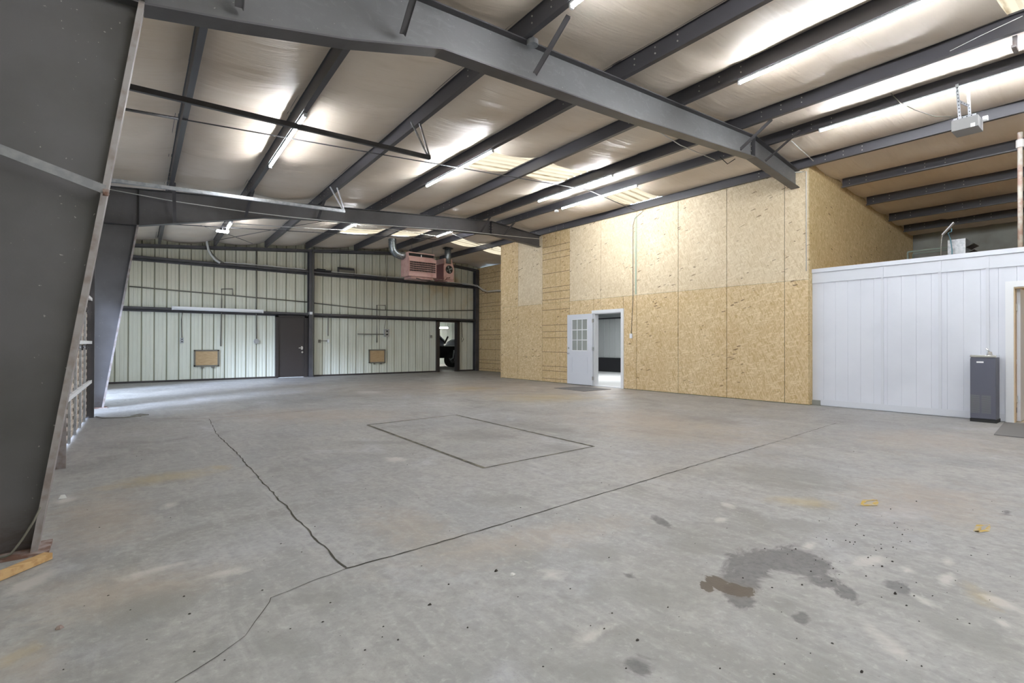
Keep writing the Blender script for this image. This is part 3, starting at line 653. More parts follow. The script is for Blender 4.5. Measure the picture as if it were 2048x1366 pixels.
# unlit white fluorescent strip on the lower girt
a = F(344.7, 620, .25); b = F(525.8, 624.7, .25)
root = thing('strip_fixture', ((a.x+b.x)/2, FY-.22, 2.18), 'long unlit white strip fixture mounted on the lower girt', 'light fixture')
m_ = MB(); m_.box((a.x, FY-.27, 2.185), (b.x, FY-.19, 2.29)); m_.build('housing', OFFL, root, bevel=.006)
m_ = MB(); m_.box((a.x-.015, FY-.28, 2.18), (a.x+.01, FY-.195, 2.295)); m_.build('end_cap', TRIMW, root)
m_ = MB(); m_.box((b.x-.01, FY-.28, 2.18), (b.x+.015, FY-.195, 2.295)); m_.build('end_cap', TRIMW, root)
m_ = MB(); m_.tube([(a.x+.03, FY-.285, 2.21), (b.x-.03, FY-.285, 2.21)], .015, 8); m_.build('tube', OFFL, root, smooth=True)
# curved grey floodlight hood standing on the upper girt
a = c5(293, 400, .15); b = c5(415, 405, .15)
root = thing('floodlight', ((a.x+b.x)/2, FY-.1, 3.745), 'grey hooded lamp standing on the upper girt right of the centre post', 'lamp')
m_ = MB(); pr = [(-.17, 0), (-.17, .12), (-.13, .2), (-.05, .235), (0, .235), (0, 0)]
m_.prism([(a.x, FY-.03+y_*.7, 3.745+z_) for y_, z_ in pr], (b.x-a.x, 0, 0)); m_.build('hood', STEEL, root)
m_ = MB(); m_.box((a.x+.03, FY-.155, 3.76), (b.x-.03, FY-.149, 3.88)); m_.build('lens', GREYC, root)
# cables lying on the upper girt
zg = 3.75
def wob(a, b, y, n=26, am=.02, z=zg): return [(a+(b-a)*k/n, y+random.uniform(-.015, .015), z+.012+abs(random.gauss(0, am))*.5) for k in range(n+1)]
for k, (a, b, y, lab) in enumerate(((2.6, 5.25, FY-.15, 'white cable lying on the upper girt left of the centre post'), (3.2, 5.25, FY-.11, 'second cable lying on the upper girt left of the centre post'), (5.55, 12.3, FY-.15, 'long pale cable lying on the upper girt under the heaters'), (6.4, 12.0, FY-.11, 'second pale cable lying on the upper girt under the heaters'))):
    conduit(wob(a, b, y), .016, lab, PVC, 'cable', 'cable', 'cables on the upper girt')
m_ = MB(); m_.box((5.52, FY-.18, 3.75), (6.1, FY-.06, 3.81)); m_.box((5.6, FY-.17, 3.81), (5.9, FY-.08, 3.84)); tag(m_.build('cable_coil', BLACK, bevel=.01), 'black bundle of cable on the upper girt right of the centre post', 'cable')
# thick white cable bundle from the lamp down to the girt
A_ = [(414, 474), (414, 487), (417, 500), (422, 510), (430, 519), (440, 526)]
for k, r_ in ((0, .035), (1, .014), (2, .012)):
    conduit([F(u+k*4*(i/5 if i else .3), v, .22-.02*k) for i, (u, v) in enumerate(A_)], r_, ['thick white cable curving down to the upper girt below the bright lamp', 'thin cable beside the thick curving one, inner', 'thin cable beside the thick curving one, outer'][k], PVC if k == 0 else GREYC, 'cable', 'cable', 'cables dropping below the bright lamp')
# cables sagging from the girt to the strand board recess
for k in range(3):
    pts = [atY(u, v+k*1.8, y) for u, v, y in ((925, 566.5, 18.3), (940, 568, 18.25), (955, 571, 18.2), (966, 579, 18.0), (975, 582, 17.7), (990, 580.5, 17.0), (1004, 580, 16.6))]
    conduit(pts, .011, ['white cable sagging across the strand board recess, topmost', 'grey cable sagging across the recess, middle', 'dark cable sagging across the recess, lowest'][k], (PVC, PVC, BLACK)[k], 'cable', 'cable', 'cables sagging into the recess')

# ------------------------------------------------------------------ unit heaters
def heater(x0, x1, y0, y1, z0, z1):
    root = thing('unit_heater', ((x0+x1)/2, y0, z0), 'large faded pink unit heater with louvred front hanging before the far wall', 'heater')
    m_ = MB(); m_.box((x0, y0+.02, z0+.08), (x1, y1, z1)); m_.build('cabinet', PINK, root, bevel=.01)
    m_ = MB(); m_.prism([(x0, y0+.02, z0+.08), (x0, y1, z0+.08), (x0+.12, y1-.05, z0), (x0+.12, y0+.08, z0)], (0, 0, .001)) if False else m_.box((x0+.1, y0+.06, z0), (x1-.1, y1-.06, z0+.085)); m_.build('drip_pan', PINK, root)
    fx0, fx1, fz0, fz1 = x0+.02, x1-.03, z0+.24, z1-.12
    m_ = MB(); m_.box((x0+.0, y0, z0+.08), (x1, y0+.02, fz0)); m_.box((x0, y0, fz1), (x1, y0+.02, z1)); m_.box((x0, y0, fz0), (fx0+.01, y0+.02, fz1)); m_.box((fx1, y0, fz0), (x1, y0+.02, fz1)); m_.build('front_panel', PINK, root)
    m_ = MB(); m_.box((fx0, y0+.012, fz0), (fx1, y0+.019, fz1)); m_.build('grille_opening', BLADE, root)
    n = 5
    for k in range(n+1):
        z = fz0+(fz1-fz0)*k/n; m_ = MB(); m_.bar((fx0, y0-.01, z), (fx1, y0-.01, z), .05, .012); m_.build('louver', PINK, root)
    m_ = MB()
    for k in range(17): x = fx0+(fx1-fx0)*(k+.5)/17; m_.bar((x, y0+.004, fz0), (x, y0+.004, fz1), .006, .012, (0, 1, 0))
    m_.build('grille_vanes', PINK, root)
    m_ = MB(); hx0, hx1 = x0+.03, x1-.02; m_.box((hx0, y0+.1, z1), (hx1, y0+.14, z1+.07)); m_.box((hx0, y0+.1, z1+.17), (hx1, y0+.14, z1+.21)); m_.box((hx0, y0+.14, z1), (hx1, y1-.05, z1+.21)); m_.build('draft_hood', PINK, root)
    m_ = MB(); m_.box((hx0+.03, y0+.11, z1+.065), (hx1-.03, y0+.142, z1+.172)); m_.build('hood_slot', BLADE, root)
    m_ = MB(); m_.box(((x0+x1)/2-.03, y0+.09, z1+.06), ((x0+x1)/2, y0+.1, z1+.14)); m_.build('tag', OFFL, root)
    for x, y in ((x0+.2, y0+.2), (x1-.05, y0+.2)):
        m_ = MB(); m_.tube([(x, y, z1+.2), (x, y, T(x)+.0)], .006, 6); m_.build('hanger_rod', STEEL, root)
    m_ = MB(); m_.tube([(x0+.3, y0+.05, z0+.02), (x0+.5, y0+.05, z0-.02), (x1-.2, y0+.05, z0-.02)], .015, 6); m_.build('gas_pipe', BLACK, root)
    # flexible flue
    zc = z1+.11; P = [(x0+.06, y1-.2, zc), (x0-.12, y1-.2, zc-.02), (x0-.28, y1-.2, zc+.03), (x0-.38, y1-.2, zc+.14), (x0-.41, y1-.2, zc+.28), (x0-.42, y1-.2, T(x0)+.15)]
    pp = []; rr = []
    for (a, b) in zip(P, P[1:]):
        for k in range(8): pp.append(V(a).lerp(V(b), k/8)); rr.append(.125+(.008 if k % 2 else 0))
    m_ = MB(); m_.tube(pp, rr, 16); m_.build('flue', DUCT, root, smooth=True)['label'] = 'ribbed silver flue pipe elbowing up to the roof'
    m_ = MB(); m_.tube([(x0-.42, y1-.2, T(x0)+.10), (x0-.42, y1-.2, T(x0)+.115)], .22, 16); m_.build('flue_collar', STEEL, root)
heater(7.84, 8.90, 15.7, 16.33, 3.42, 4.13)
# second heater, turned to the right
x0, x1, y0, y1 = 9.55, 9.98, 16.3, 17.0; z0, z1 = 3.55, 4.16
root = thing('unit_heater', ((x0+x1)/2, y0, z0), 'small pink heater with a round fan opening, right of the large one', 'heater')
m_ = MB(); m_.box((x0, y0+.02, z0), (x1, y1, z1)); m_.build('cabinet', MAROON, root, bevel=.01)
m_ = MB(); N = 24; cx, cz, R = (x0+x1)/2+.02, z0+.4, .155
ring = [(cx+R*math.cos(2*PI*k/N), y0, cz+R*math.sin(2*PI*k/N)) for k in range(N)]
def sq(t):
    c_, s_ = math.cos(t), math.sin(t); k = max(abs(c_)/((x1-x0)/2), abs(s_)/((z1-z0)/2)); return (x0+(x1-x0)/2+c_/k, y0, z0+(z1-z0)/2+s_/k)
outr = [sq(2*PI*k/N) for k in range(N)]; m_.add(ring+outr, [(k, (k+1) % N, (k+1) % N+N, k+N) for k in range(N)]); m_.box((x0, y0, z0-.05), (x1, y0+.03, z0+.02)); m_.build('front_panel', PINK, root)
m_ = MB(); m_.tube([(cx, y0+.001, cz), (cx, y0+.018, cz)], R+.01, 20); m_.build('fan_opening', BLADE, root)
m_ = MB()
for k in range(4): t = k*PI/2+.4; m_.prism([(cx+.02*math.cos(t), y0-.004, cz+.02*math.sin(t)), (cx+.13*math.cos(t-.3), y0-.012, cz+.13*math.sin(t-.3)), (cx+.13*math.cos(t+.3), y0, cz+.13*math.sin(t+.3))], (0, .003, 0))
m_.tube([(cx, y0-.03, cz), (cx, y0+.01, cz)], .035, 10); m_.build('fan', DUCT, root)
m_ = MB(); m_.box((x0+.04, y0+.05, z1), (x1-.03, y1-.1, z1+.2)); m_.build('draft_hood', PINK, root)
m_ = MB(); m_.tube([(cx, y0+.1, z1+.02), (cx, y0+.1, z1+.3), (cx, y0+.1, T(cx)+.15)], .12, 16); m_.build('flue', DUCT, root, smooth=True)
m_ = MB(); m_.tube([(cx, y0+.1, T(cx)+.08), (cx, y0+.1, T(cx)+.095)], .2, 16); m_.build('flue_collar', STEEL, root)
m_ = MB(); m_.tube([(x0-.5, y0-.03, z0-.0), (x0+.05, y0-.03, z0-.02), (x0+.12, y0-.03, z0+.08), (x0+.25, y0-.03, z0+.1)], .014, 6); m_.build('gas_pipe', RUST, root)

# ------------------------------------------------------------------ strand board room
OX = 10.55
osbw = sroot('wall_right', (OX, 9, 0))
def sheet(y0, y1, z0, z1f, m__, x=OX, g=.0055, par=osbw):
    root = MB(); zz0 = z0
    za, zb = (z1f, z1f) if not callable(z1f) else (z1f(x), z1f(x))
    root.box((x, y0+g, z0+.002), (x+.012, y1-g, za))
    o = root.build('strand_board', m__, par); me_ = o.data
    # own origin at the sheet corner so that its marking lines are its own
    off = V((x, y0, z0))-V(par['_o'])
    me_.transform(Matrix.Translation(-off)); o.location = off
    return o
topz = lambda x: T(x)+.02
seams = [4.15, 4.6, 5.82, 7.04, 8.26, 9.48, 10.7, 11.92, 13.14, 14.06]
for a, b in zip(seams, seams[1:]):
    mk = abs(a-10.7) < .01
    sheet(a, b, 2.44, topz, OSBM if mk else OSBU if a < 13 else OSBL)
    mm = OSBM if mk else OSBL
    if abs(a-8.26) < .01: sheet(8.26, 8.70, .01, 2.437, mm); sheet(8.70, 9.48, 2.08, 2.437, mm)
    elif abs(a-9.48) < .01: sheet(9.48, 9.76, 2.08, 2.437, mm); sheet(9.76, 10.7, .01, 2.437, mm)
    else: sheet(a, b, .01, 2.437, mm)
m_ = MB(); m_.box((OX+.013, 4.16, 0), (OX+.11, 8.72, T(OX))); m_.box((OX+.013, 9.72, 0), (OX+.11, 14.05, T(OX))); m_.box((OX+.013, 8.72, 2.07), (OX+.11, 9.72, T(OX))); m_.build('framing', GREEN, osbw)
m_ = MB(); m_.box((OX-.0015, 8.262, 2.46), (OX, 8.315, T(OX)-.05)); m_.build('tape', mat('green_tape', (.4, .45, .34), .7), osbw)['label'] = 'pale green strip over an upper joint'
# side return of the room, facing the white room
ws = sroot('wall_side', (OX+3.4, 4.15, 0))
for k, (a, b) in enumerate(((OX+.002, 12.4), (12.4, 14.9), (14.9, 17.3))):
    m_ = MB(); m_.prism([(a+.003, 4.14, 0.01), (b-.003, 4.14, .01), (b-.003, 4.14, T(b)+D-.02), (a+.003, 4.14, T(a)+D-.02)], (0, .012, 0)); m_.build('strand_board', OSBD, ws)
m_ = MB(); m_.prism([(OX+.12, 4.153, 0), (17.3, 4.153, 0), (17.3, 4.153, T(17.3)+.15), (OX+.12, 4.153, T(OX)+.15)], (0, .08, 0)); m_.build('framing', GREEN, ws)
# end wall and back of recess
m_ = MB(); m_.box((OX, 14.05, 0), (12.75, 14.10, T(OX)+.05)); struct(m_.build('wall_end', OSBL))
wr = sroot('wall_recess', (12.5, 16.3, 0))
for a, b in ((14.1, 15.3), (15.3, 16.5), (16.5, 17.7), (17.7, 18.5)):
    sheet(a, b, 0.01, 2.437, OSBM, 12.52, .005, wr); sheet(a, b, 2.44, lambda x: T(x)+.05, OSBM, 12.52, .005, wr)
m_ = MB(); m_.box((12.54, 14.1, 0), (12.62, 18.5, 4.5)); m_.build('framing', GREEN, wr)

# door set in strand board wall
d3 = sroot('door_3', (OX, 9.2, 0), 'white door with a nine pane window, swung open against the strand board')
Yr, Yl = 8.67, 9.80    # outer casing edges
m_ = MB(); m_.box((OX-.03, Yr, 0), (OX, Yr+.085, 2.035)); m_.box((OX-.03, Yl-.085, 0), (OX, Yl, 2.035)); m_.box((OX-.03, Yr, 2.0351), (OX, Yl, 2.12)); m_.build('casing', TRIMW, d3)
m_ = MB(); m_.box((OX-.005, Yr+.07, 0), (OX+.14, Yr+.105, 2.02)); m_.box((OX-.005, Yl-.105, 0), (OX+.14, Yl-.07, 2.02)); m_.box((OX-.005, Yr+.07, 2.0201), (OX+.14, Yl-.07, 2.055)); m_.build('jamb', TRIMW, d3)
m_ = MB(); m_.box((OX-.03, Yr+.1, 0.0), (OX+.14, Yl-.1, .025)); m_.build('threshold', TRIMW, d3)
LX0, LX1 = OX-.10, OX-.055; ly0, ly1 = 9.70, 10.70; wy0, wy1, wz0, wz1 = 9.90, 10.49, 1.0, 1.875
leaf = MB(); leaf.box((LX0, ly0, .02), (LX1, ly1, wz0)); leaf.box((LX0, ly0, wz1), (LX1, ly1, 2.03)); leaf.box((LX0, ly0, wz0), (LX1, wy0, wz1)); leaf.box((LX0, wy1, wz0), (LX1, ly1, wz1))
lf = leaf.build('door_leaf', WHITE, d3)
m_ = MB(); t = .022
for a, b, c_, e in ((wy0-t, wy1+t, wz0-t, wz0), (wy0-t, wy1+t, wz1, wz1+t), (wy0-t, wy0, wz0, wz1), (wy1, wy1+t, wz0, wz1)): m_.box((LX0-.008, a, c_), (LX0+.001, b, e))
for k in (1, 2):
    y = wy0+(wy1-wy0)*k/3; m_.box((LX0-.003, y-.012, wz0), (LX0+.008, y+.012, wz1)); z = wz0+(wz1-wz0)*k/3; m_.box((LX0-.003, wy0, z-.012), (LX0+.008, wy1, z+.012))
m_.build('muntin', TRIMW, lf)
m_ = MB(); m_.box((LX0+.010, wy0, wz0), (LX0+.02, wy1, wz1)); m_.build('glass', GLASS, lf)
m_ = MB()
for (a, b, c_, e) in ((9.88, 10.5, .34, .355), (9.88, 10.5, .80, .815), (9.88, 9.895, .34, .815), (10.485, 10.5, .34, .815)): m_.box((LX0-.007, a, c_), (LX0, b, e))
m_.build('panel_moulding', WHITE, lf)
m_ = MB(); m_.tube([(LX0, 10.63, .90), (LX0-.03, 10.63, .90), (LX0-.032, 10.63, .90), (LX0-.06, 10.63, .90)], [.02, .015, .028, .022], 12); m_.build('door_knob', CHROME, lf, smooth=True)
m_ = MB(); m_.tube([(LX0, 10.63, 1.06), (LX0-.018, 10.63, 1.06)], .028, 12); m_.build('deadbolt', CHROME, lf)
for z in (.22, 1.04, 1.83):
    m_ = MB(); m_.box((LX0-.002, 9.665, z-.05), (LX0+.02, 9.715, z+.05)); m_.tube([(LX0-.006, 9.695, z-.05), (LX0-.006, 9.695, z+.05)], .008, 8); m_.build('hinge', CHROME, d3)
# switch and cable on the board
sw = thing('light_switch', (OX-.01, 8.42, 1.2), 'small white light switch right of the white door', 'switch')
p_ = atX(1263, 672, OX); m_ = MB(); m_.box((OX-.035, p_.y-.04, p_.z-.06), (OX-.001, p_.y+.04, p_.z+.06)); m_.build('plate', TRIMW, sw, bevel=.004); m_ = MB(); m_.box((OX-.042, p_.y-.012, p_.z-.02), (OX-.035, p_.y+.012, p_.z+.02)); m_.build('toggle', OFFL, sw)
conduit([(OX-.012, p_.y, p_.z+.06), (OX-.012, 8.37, 2.3), (OX-.012, 8.37, 4.25), (OX-.03, 8.3, 4.42), (OX-.03, 8.05, 4.55), (10.40, 7.95, T(10.4)-.03)], .007, 'thin wire running up the strand board from the light switch', GREYC, 'wire', 'wire', 'wires')
conduit([(OX-.012, 4.19, 2.6), (OX-.012, 4.19, T(OX)-.06), (OX-.02, 4.28, T(OX)-.05), (OX-.05, 4.4, T(OX)-.03)], .008, 'thin white pipe up the right edge of the strand board wall', PVC, 'pipe', 'pipe', None)

# inside the strand board room (seen through the door)
ROOMW = mat('inner_sheet', (.5, .53, .53), .5); WAIN = mat('black_wainscot', (.02, .021, .024), .4); INF = mat('inner_floor', (.7, .72, .73), .35)
m_ = MB(); m_.box((16.6, 4.3, 0), (16.65, 17, 2.7)); 
for k in range(40): y = 4.5+k*.3; m_.box((16.575, y, .6), (16.6, y+.03, 2.3))
struct(m_.build('wall_room_back', ROOMW))
m_ = MB(); m_.box((16.52, 4.3, 0.003), (16.575, 17, .6)); m_.box((16.35, 15.2, 0.003), (16.5, 15.35, 2.3)); m_.box((16.45, 4.3, 2.25), (16.575, 17, 2.3)); struct(m_.build('trim_1', WAIN))
m_ = MB(); m_.box((10.67, 4.3, .0005), (12.65, 14.0, .004)); m_.box((12.651, 4.3, .0005), (16.5, 17, .004)); struct(m_.build('floor_room', INF))
m_ = MB(); m_.box((10.67, 4.3, 2.62), (12.65, 14.0, 2.66)); m_.box((12.651, 4.3, 2.62), (16.6, 17, 2.66)); m_.box((15.7, 4.3, 2.42), (15.8, 16.9, 2.619)); m_.box((12.65, 16.95, 0), (16.6, 17.0, 2.619)); struct(m_.build('ceiling_room', TRIMW))

# ------------------------------------------------------------------ white room
WX = 10.685; WT = 2.64
ww = sroot('wall_front', (WX, 2, 0))
yD0, yD1 = .50, 1.33
m_ = MB(); grooves = [4.14-.2032*k for k in range(40)]
def wseg(y0, y1, z0, z1):   # grooved siding between y0<y1
    ys_ = sorted(set([y0, y1]+[g+o for g in grooves for o in (-.004, 0, .004) if y0 < g+o < y1]))
    for a, b in zip(ys_, ys_[1:]):
        def dx(y): return .006 if any(abs(y-g) < 1e-4 for g in grooves) else 0
        m_.add([(WX+dx(a), a, z0), (WX+dx(b), b, z0), (WX+dx(b), b, z1), (WX+dx(a), a, z1)], [(0, 1, 2, 3)])
wseg(yD1, 4.138, .005, WT-.02); wseg(yD0, yD1, 2.06, WT-.02); wseg(-3.5, yD0, .005, WT-.02)
m_.box((WX+.012, yD1+.02, 0), (WX+.1, 4.1, WT-.03)); m_.box((WX+.012, -3.5, 0), (WX+.1, yD0-.02, WT-.03)); m_.box((WX+.012, yD0-.02, 2.08), (WX+.1, yD1+.02, WT-.03))
m_.build('siding', WPAN, ww)
m_ = MB(); m_.box((WX-.03, -3.5, WT-.075), (WX+.12, 4.138, WT)); m_.build('top_cap', WHITE, ww)
m_ = MB(); m_.box((WX-.014, -3.5, 2.375), (WX, 4.138, WT-.08)); m_.box((WX-.018, -3.5, 2.365), (WX, 4.138, 2.38)); m_.build('frieze_board', WHITE, ww)
m_ = MB(); m_.box((WX-.012, yD1+.09, .01), (WX, 3.99, .12)); m_.build('skirting', WHITE, ww)
for y in (2.995, 2.199, 1.62):
    m_ = MB(); m_.box((WX-.02, y-.02, .12), (WX, y+.02, 2.365)); m_.box((WX-.024, y-.02, 2.38), (WX-.014, y+.02, WT-.08)); m_.build('batten', WHITE, ww)
m_ = MB(); m_.box((WX-.02, 3.99, .0), (WX+.03, 4.138, .1)); struct(m_.build('trim_2', GREYW))
d5 = sroot('door_5', (WX, .9, 0), 'open white door leading into the beige room at the right edge')
m_ = MB(); m_.box((WX-.022, yD1, 0), (WX-.001, yD1+.09, 2.05)); m_.box((WX-.022, yD0-.09, 0), (WX-.001, yD0, 2.05)); m_.box((WX-.022, yD0-.09, 2.0501), (WX-.001, yD1+.09, 2.14)); m_.build('casing', TRIMW, d5)
m_ = MB(); m_.box((WX, yD1-.01, 0), (WX+.13, yD1+.015, 2.03)); m_.box((WX, yD0-.015, 0), (WX+.13, yD0+.01, 2.03)); m_.box((WX, yD0-.015, 2.0301), (WX+.13, yD1+.015, 2.058)); m_.build('jamb', BEIGE, d5)
m_ = MB(); m_.box((WX+.13, yD1-.055, .015), (WX+.93, yD1-.015, 2.03)); m_.build('door_leaf', WHITE, d5)
m_ = MB(); m_.tube([(WX+.86, yD1-.055, .95), (WX+.86, yD1-.10, .95), (WX+.80, yD1-.11, .95)], .012, 8); m_.build('door_handle', CHROME, d5)
for z in (.35, 1.75):
    m_ = MB(); m_.box((WX+.09, yD1-.03, z-.05), (WX+.15, yD1-.01, z+.05)); m_.build('hinge', CHROME, d5)
# interior of the white room
m_ = MB(); m_.box((13.6, -3, 0), (13.65, 3.9, 2.44)); m_.box((WX+.12, 1.9, 0), (13.599, 1.95, 2.44)); m_.box((WX+.12, -3, 2.45), (13.6, 4, 2.5)); struct(m_.build('wall_inner', BEIGE))
m_ = MB(); m_.box((WX+.12, -3, .0005), (13.6, 1.9, .004)); struct(m_.build('floor_inner', mat('cream_floor', (.7, .62, .5), .5)))
m_ = MB(); m_.box((12.2, 1.35, .1), (13.5, 1.88, .85)); root = thing('cabinet', (12.8, 1.6, 0), 'pale cabinet just visible through the open white door', 'cabinet')
m_.build('body', BEIGE, root); m_ = MB(); m_.box((12.15, 1.32, .85), (13.55, 1.9, .9)); m_.build('countertop', TRIMW, root); m_ = MB(); m_.box((12.25, 1.4, 0), (13.5, 1.88, .1)); m_.build('toe_kick', BROWN, root)
# mezzanine deck
m_ = MB(); m_.box((WX+.12, -3.5, WT-.12), (17.25, 4.12, WT-.06)); struct(m_.build('trim_3', PLY))
m_ = MB(); m_.box((17.4, -7, 0), (17.45, 17, T(17.4)+D+.03))
for k in range(16): y = -6+k*1.5+.35; m_.box((17.36, y, 0), (17.4, y+.06, T(17.4)+.1))
struct(m_.build('wall_eave', GREYW))

# water cooler
y0, y1 = 1.485, 1.765
wc = thing('water_cooler', (10.5, 1.67, 0), 'slate grey drinking fountain with a steel top against the white wall', 'water cooler')
cx0, cx1 = 10.345, 10.655
m_ = MB(); m_.box((cx0, y0, .05), (cx1, y1, .985)); m_.build('body', SLATE, wc, bevel=.006)
m_ = MB(); m_.box((cx0-.012, y0-.004, .06), (cx0, y1+.004, .97)); m_.build('front_panel', SLATE, wc, bevel=.004)
m_ = MB(); m_.box((cx0+.01, y0-.01, 0), (cx1, y1+.01, .05)); m_.build('base', BLACK, wc)
m_ = MB(); m_.box((cx0-.012, y0-.006, .985), (cx1, y1+.006, 1.02)); m_.build('basin_top', CHROME, wc, bevel=.006)
m_ = MB()
for s_ in (0, 1):
    ya = y0+.05+s_*.125
    for k in range(18): z = .14+k*.0155; m_.box((cx0-.0145, ya, z), (cx0-.012, ya+.105, z+.006))
m_.build('vent_louvers', mat('vent_slots', (.2, .2, .2), .5), wc)
m_ = MB(); m_.box((cx0-.0145, y1-.15, .90), (cx0-.012, y1-.07, .925)); m_.build('badge', OFFL, wc)
m_ = MB(); m_.tube([(cx0+.1, y0+.08, 1.02), (cx0+.1, y0+.08, 1.07)], [.035, .028], 12); m_.tube([(cx0+.1, y0+.08, 1.06), (cx0+.1, y0+.1, 1.10), (cx0+.1, y0+.12, 1.12)], .01, 8); m_.build('bubbler', CHROME, wc, smooth=True)
# mats
m_ = MB(); q4 = px((1108, 776.5), (1165, 773.5), (1222, 779), (1168, 783)); m_.prism([p_+V((0, 0, .001)) for p_ in q4], (0, 0, .008)); tag(m_.build('door_mat', MAT_), 'dark mat on the floor below the nine pane door', 'mat', None)
m_ = MB(); q4 = [V((10.55, 1.42, .001)), V((10.62, .45, .001)), V((9.0, .3, .001)), V((9.0, 1.31, .001))]; m_.prism(q4, (0, 0, .009)); tag(m_.build('door_mat', MAT_), 'grey mat on the floor at the open white door, right of the drinking fountain', 'mat', None)

# ------------------------------------------------------------------ things on the deck of the white room
dz = WT-.06
def AX(u, v, x=14.): return atX(u, v, x)
a = AX(1813, 503); b = AX(1895, 497)
root = thing('shelf_rack', (14.1, (a.y+b.y)/2, dz), 'greenish metal rack lying on the deck behind the white wall', 'rack')
m_ = MB()
for z in (2.9, 3.06, a.z):
    for x in (14.1, 14.5): m_ = MB(); m_.bar((x, a.y, z), (x, b.y, z), .03, .03); m_.build('rail', GREENM, root)
for x in (14.1, 14.5):
    for y in (a.y, b.y): m_ = MB(); m_.bar((x, y, dz), (x, y, a.z), .03, .03); m_.build('post', GREENM, root)
m_ = MB(); m_.box((14.12, b.y, 3.0), (14.48, a.y, 3.015)); m_.build('shelf', GREENM, root)
a = AX(1895, 478); b = AX(1931, 476)
root = thing('blower_box', (14.3, (a.y+b.y)/2, dz), 'grey sheet metal blower box with a louvred side on the deck', 'ventilation box')
m_ = MB(); m_.box((14.0, b.y, dz), (14.6, a.y, b.z)); m_.build('housing', GALV, root, bevel=.005)
for k in range(4):
    m_ = MB(); z = b.z-.1-k*.13; m_.bar((14.05, b.y-.06, z-.05), (14.55, b.y-.06, z-.05), .14, .01, (0, .5, 1)); m_.build('louver', STEEL, root)
root = thing('tilted_panel_lamp', (13.9, 2.8, dz), 'slanted white panel on a bent bracket standing on the deck', 'lamp')
P = [atX(1885, 470, 13.8), atX(1908, 445, 13.8)]
m_ = MB(); m_.bar(P[0], P[1], .02, .3, (1, 0.22, 0)) ; m_.build('panel', TRIMW, root)
m_ = MB(); m_.tube([V((13.8, P[0].y+.03, dz)), atX(1882, 495, 13.8), atX(1883, 478, 13.8), P[0]], .008, 6); m_.build('bracket', CHROME, root)
m_ = MB(); m_.tube([V((13.8, atX(1904, 505, 13.8).y, dz)), atX(1904, 500, 13.8), atX(1901, 478, 13.8), atX(1896, 466, 13.8), atX(1903, 463, 13.8), atX(1903, 457, 13.8)], .012, 6); m_.build('hose', mat('blue_hose', (.2, .4, .5), .5), root)
# vertical pipe
p0, p1 = atX(2039, 480, 11.3), atX(2041, 306, 11.3)
root = thing('vent_pipe', (11.3, p0.y, dz), 'rusty white vertical pipe rising from the deck to the roof at the right edge', 'pipe')
m_ = MB(); m_.tube([(11.3, p0.y-.01, dz), (11.3, p0.y-.01, T(11.3)+.02)], .032, 12); m_.build('pipe', mat('rusty_white_pipe', (.5, .34, .28), .6, noise=(9, (.65, .62, .56), .4, .6)), root, smooth=True)
m_ = MB(); m_.tube([(11.3, p0.y-.01, T(11.3)-.22), (11.3, p0.y-.01, T(11.3)-.1)], .05, 12); m_.build('coupling', PVC, root)

# ------------------------------------------------------------------ garage door opener hanging at the right
oc = atX(1930, 243, 9.06)
root = thing('door_opener', oc, 'grey door opener motor hanging from perforated angle irons at the right', 'door opener')
a = atX(1903, 262, 9.0); b = atX(1957, 262, 9.0)
zb, zt_ = a.z-.02, a.z+.13; ya, yb = a.y, b.y
m_ = MB(); m_.box((8.98, yb, zb), (9.30, ya, zt_)); m_.build('housing', mat('opener_grey', (.3, .3, .3), .45), root, bevel=.008)
m_ = MB(); m_.box((8.976, yb+.03, zb+.0), (8.98, ya-.2, zb+.05)); m_.build('label_plate', OFFL, root)
m_ = MB(); m_.tube([(9.15, yb-.02, zt_-.03), (9.15, yb-.07, zt_-.03)], .035, 14); m_.build('pulley', OFFL, root)
def perf(p, q, w, nm='hanger_iron'):
    m_ = MB(); p, q = V(p), V(q); m_.bar(p, q, w, .003, (1, 0, 0)); m_.bar(p+V((.014, w/2, 0)), q+V((.014, w/2, 0)), .003, .028, (1, 0, 0)); o = m_.build(nm, GALV, root)
    m_ = MB(); n = int((q-p).length/.045)
    for k in range(1, n): c_ = p.lerp(q, k/n); m_.box(c_-V((.004, .006, .006)), c_+V((-.001, .006, .006)))
    if n > 1: m_.build('holes', BLADE, root)
ym = (ya+yb)/2
perf((9.0, ya-.03, zt_), (8.2, ya+.03, T(8.2)), .035) if False else None
perf((9.0, ym+.05, zt_), (9.0, ym+.08, T(9.)-.0), .032); perf((9.2, ym-.02, zt_), (9.2, ym-.0, T(9.2)-.0), .032); perf((9.0, ym+.06, zt_+.25), (9.2, ym-.01, zt_+.22), .03); perf((8.99, yb+.02, zt_+.01), (8.99, ya-.02, zt_+.01), .03)
conduit([atX(1757, 165, 9.0), atX(1780, 185, 9.0), atX(1800, 205, 9.0), atX(1830, 220, 9.0), atX(1870, 233, 9.0), atX(1902, 233, 9.0)], .006, 'thin cord looping from the ridge purlin to the door opener', GREYC, 'cord', 'cord', None)
# vertical angle at the upper right corner
a = onroof(2030, 98, -.02)
m_ = MB(); p_ = atY(2030, 98, 1.0); 
m_.bar((p_.x, 1.0, p_.z), (p_.x, 1.0, T(p_.x)+.02), .04, .04, (1, 0, 0)); m_.bar((p_.x-.1, 1.0, p_.z), (p_.x+.1, 1.0, p_.z), .04, .03)
tag(m_.build('hanger_angle', FLG), 'worn steel angle hanging from the roof at the top right corner', 'hanger')

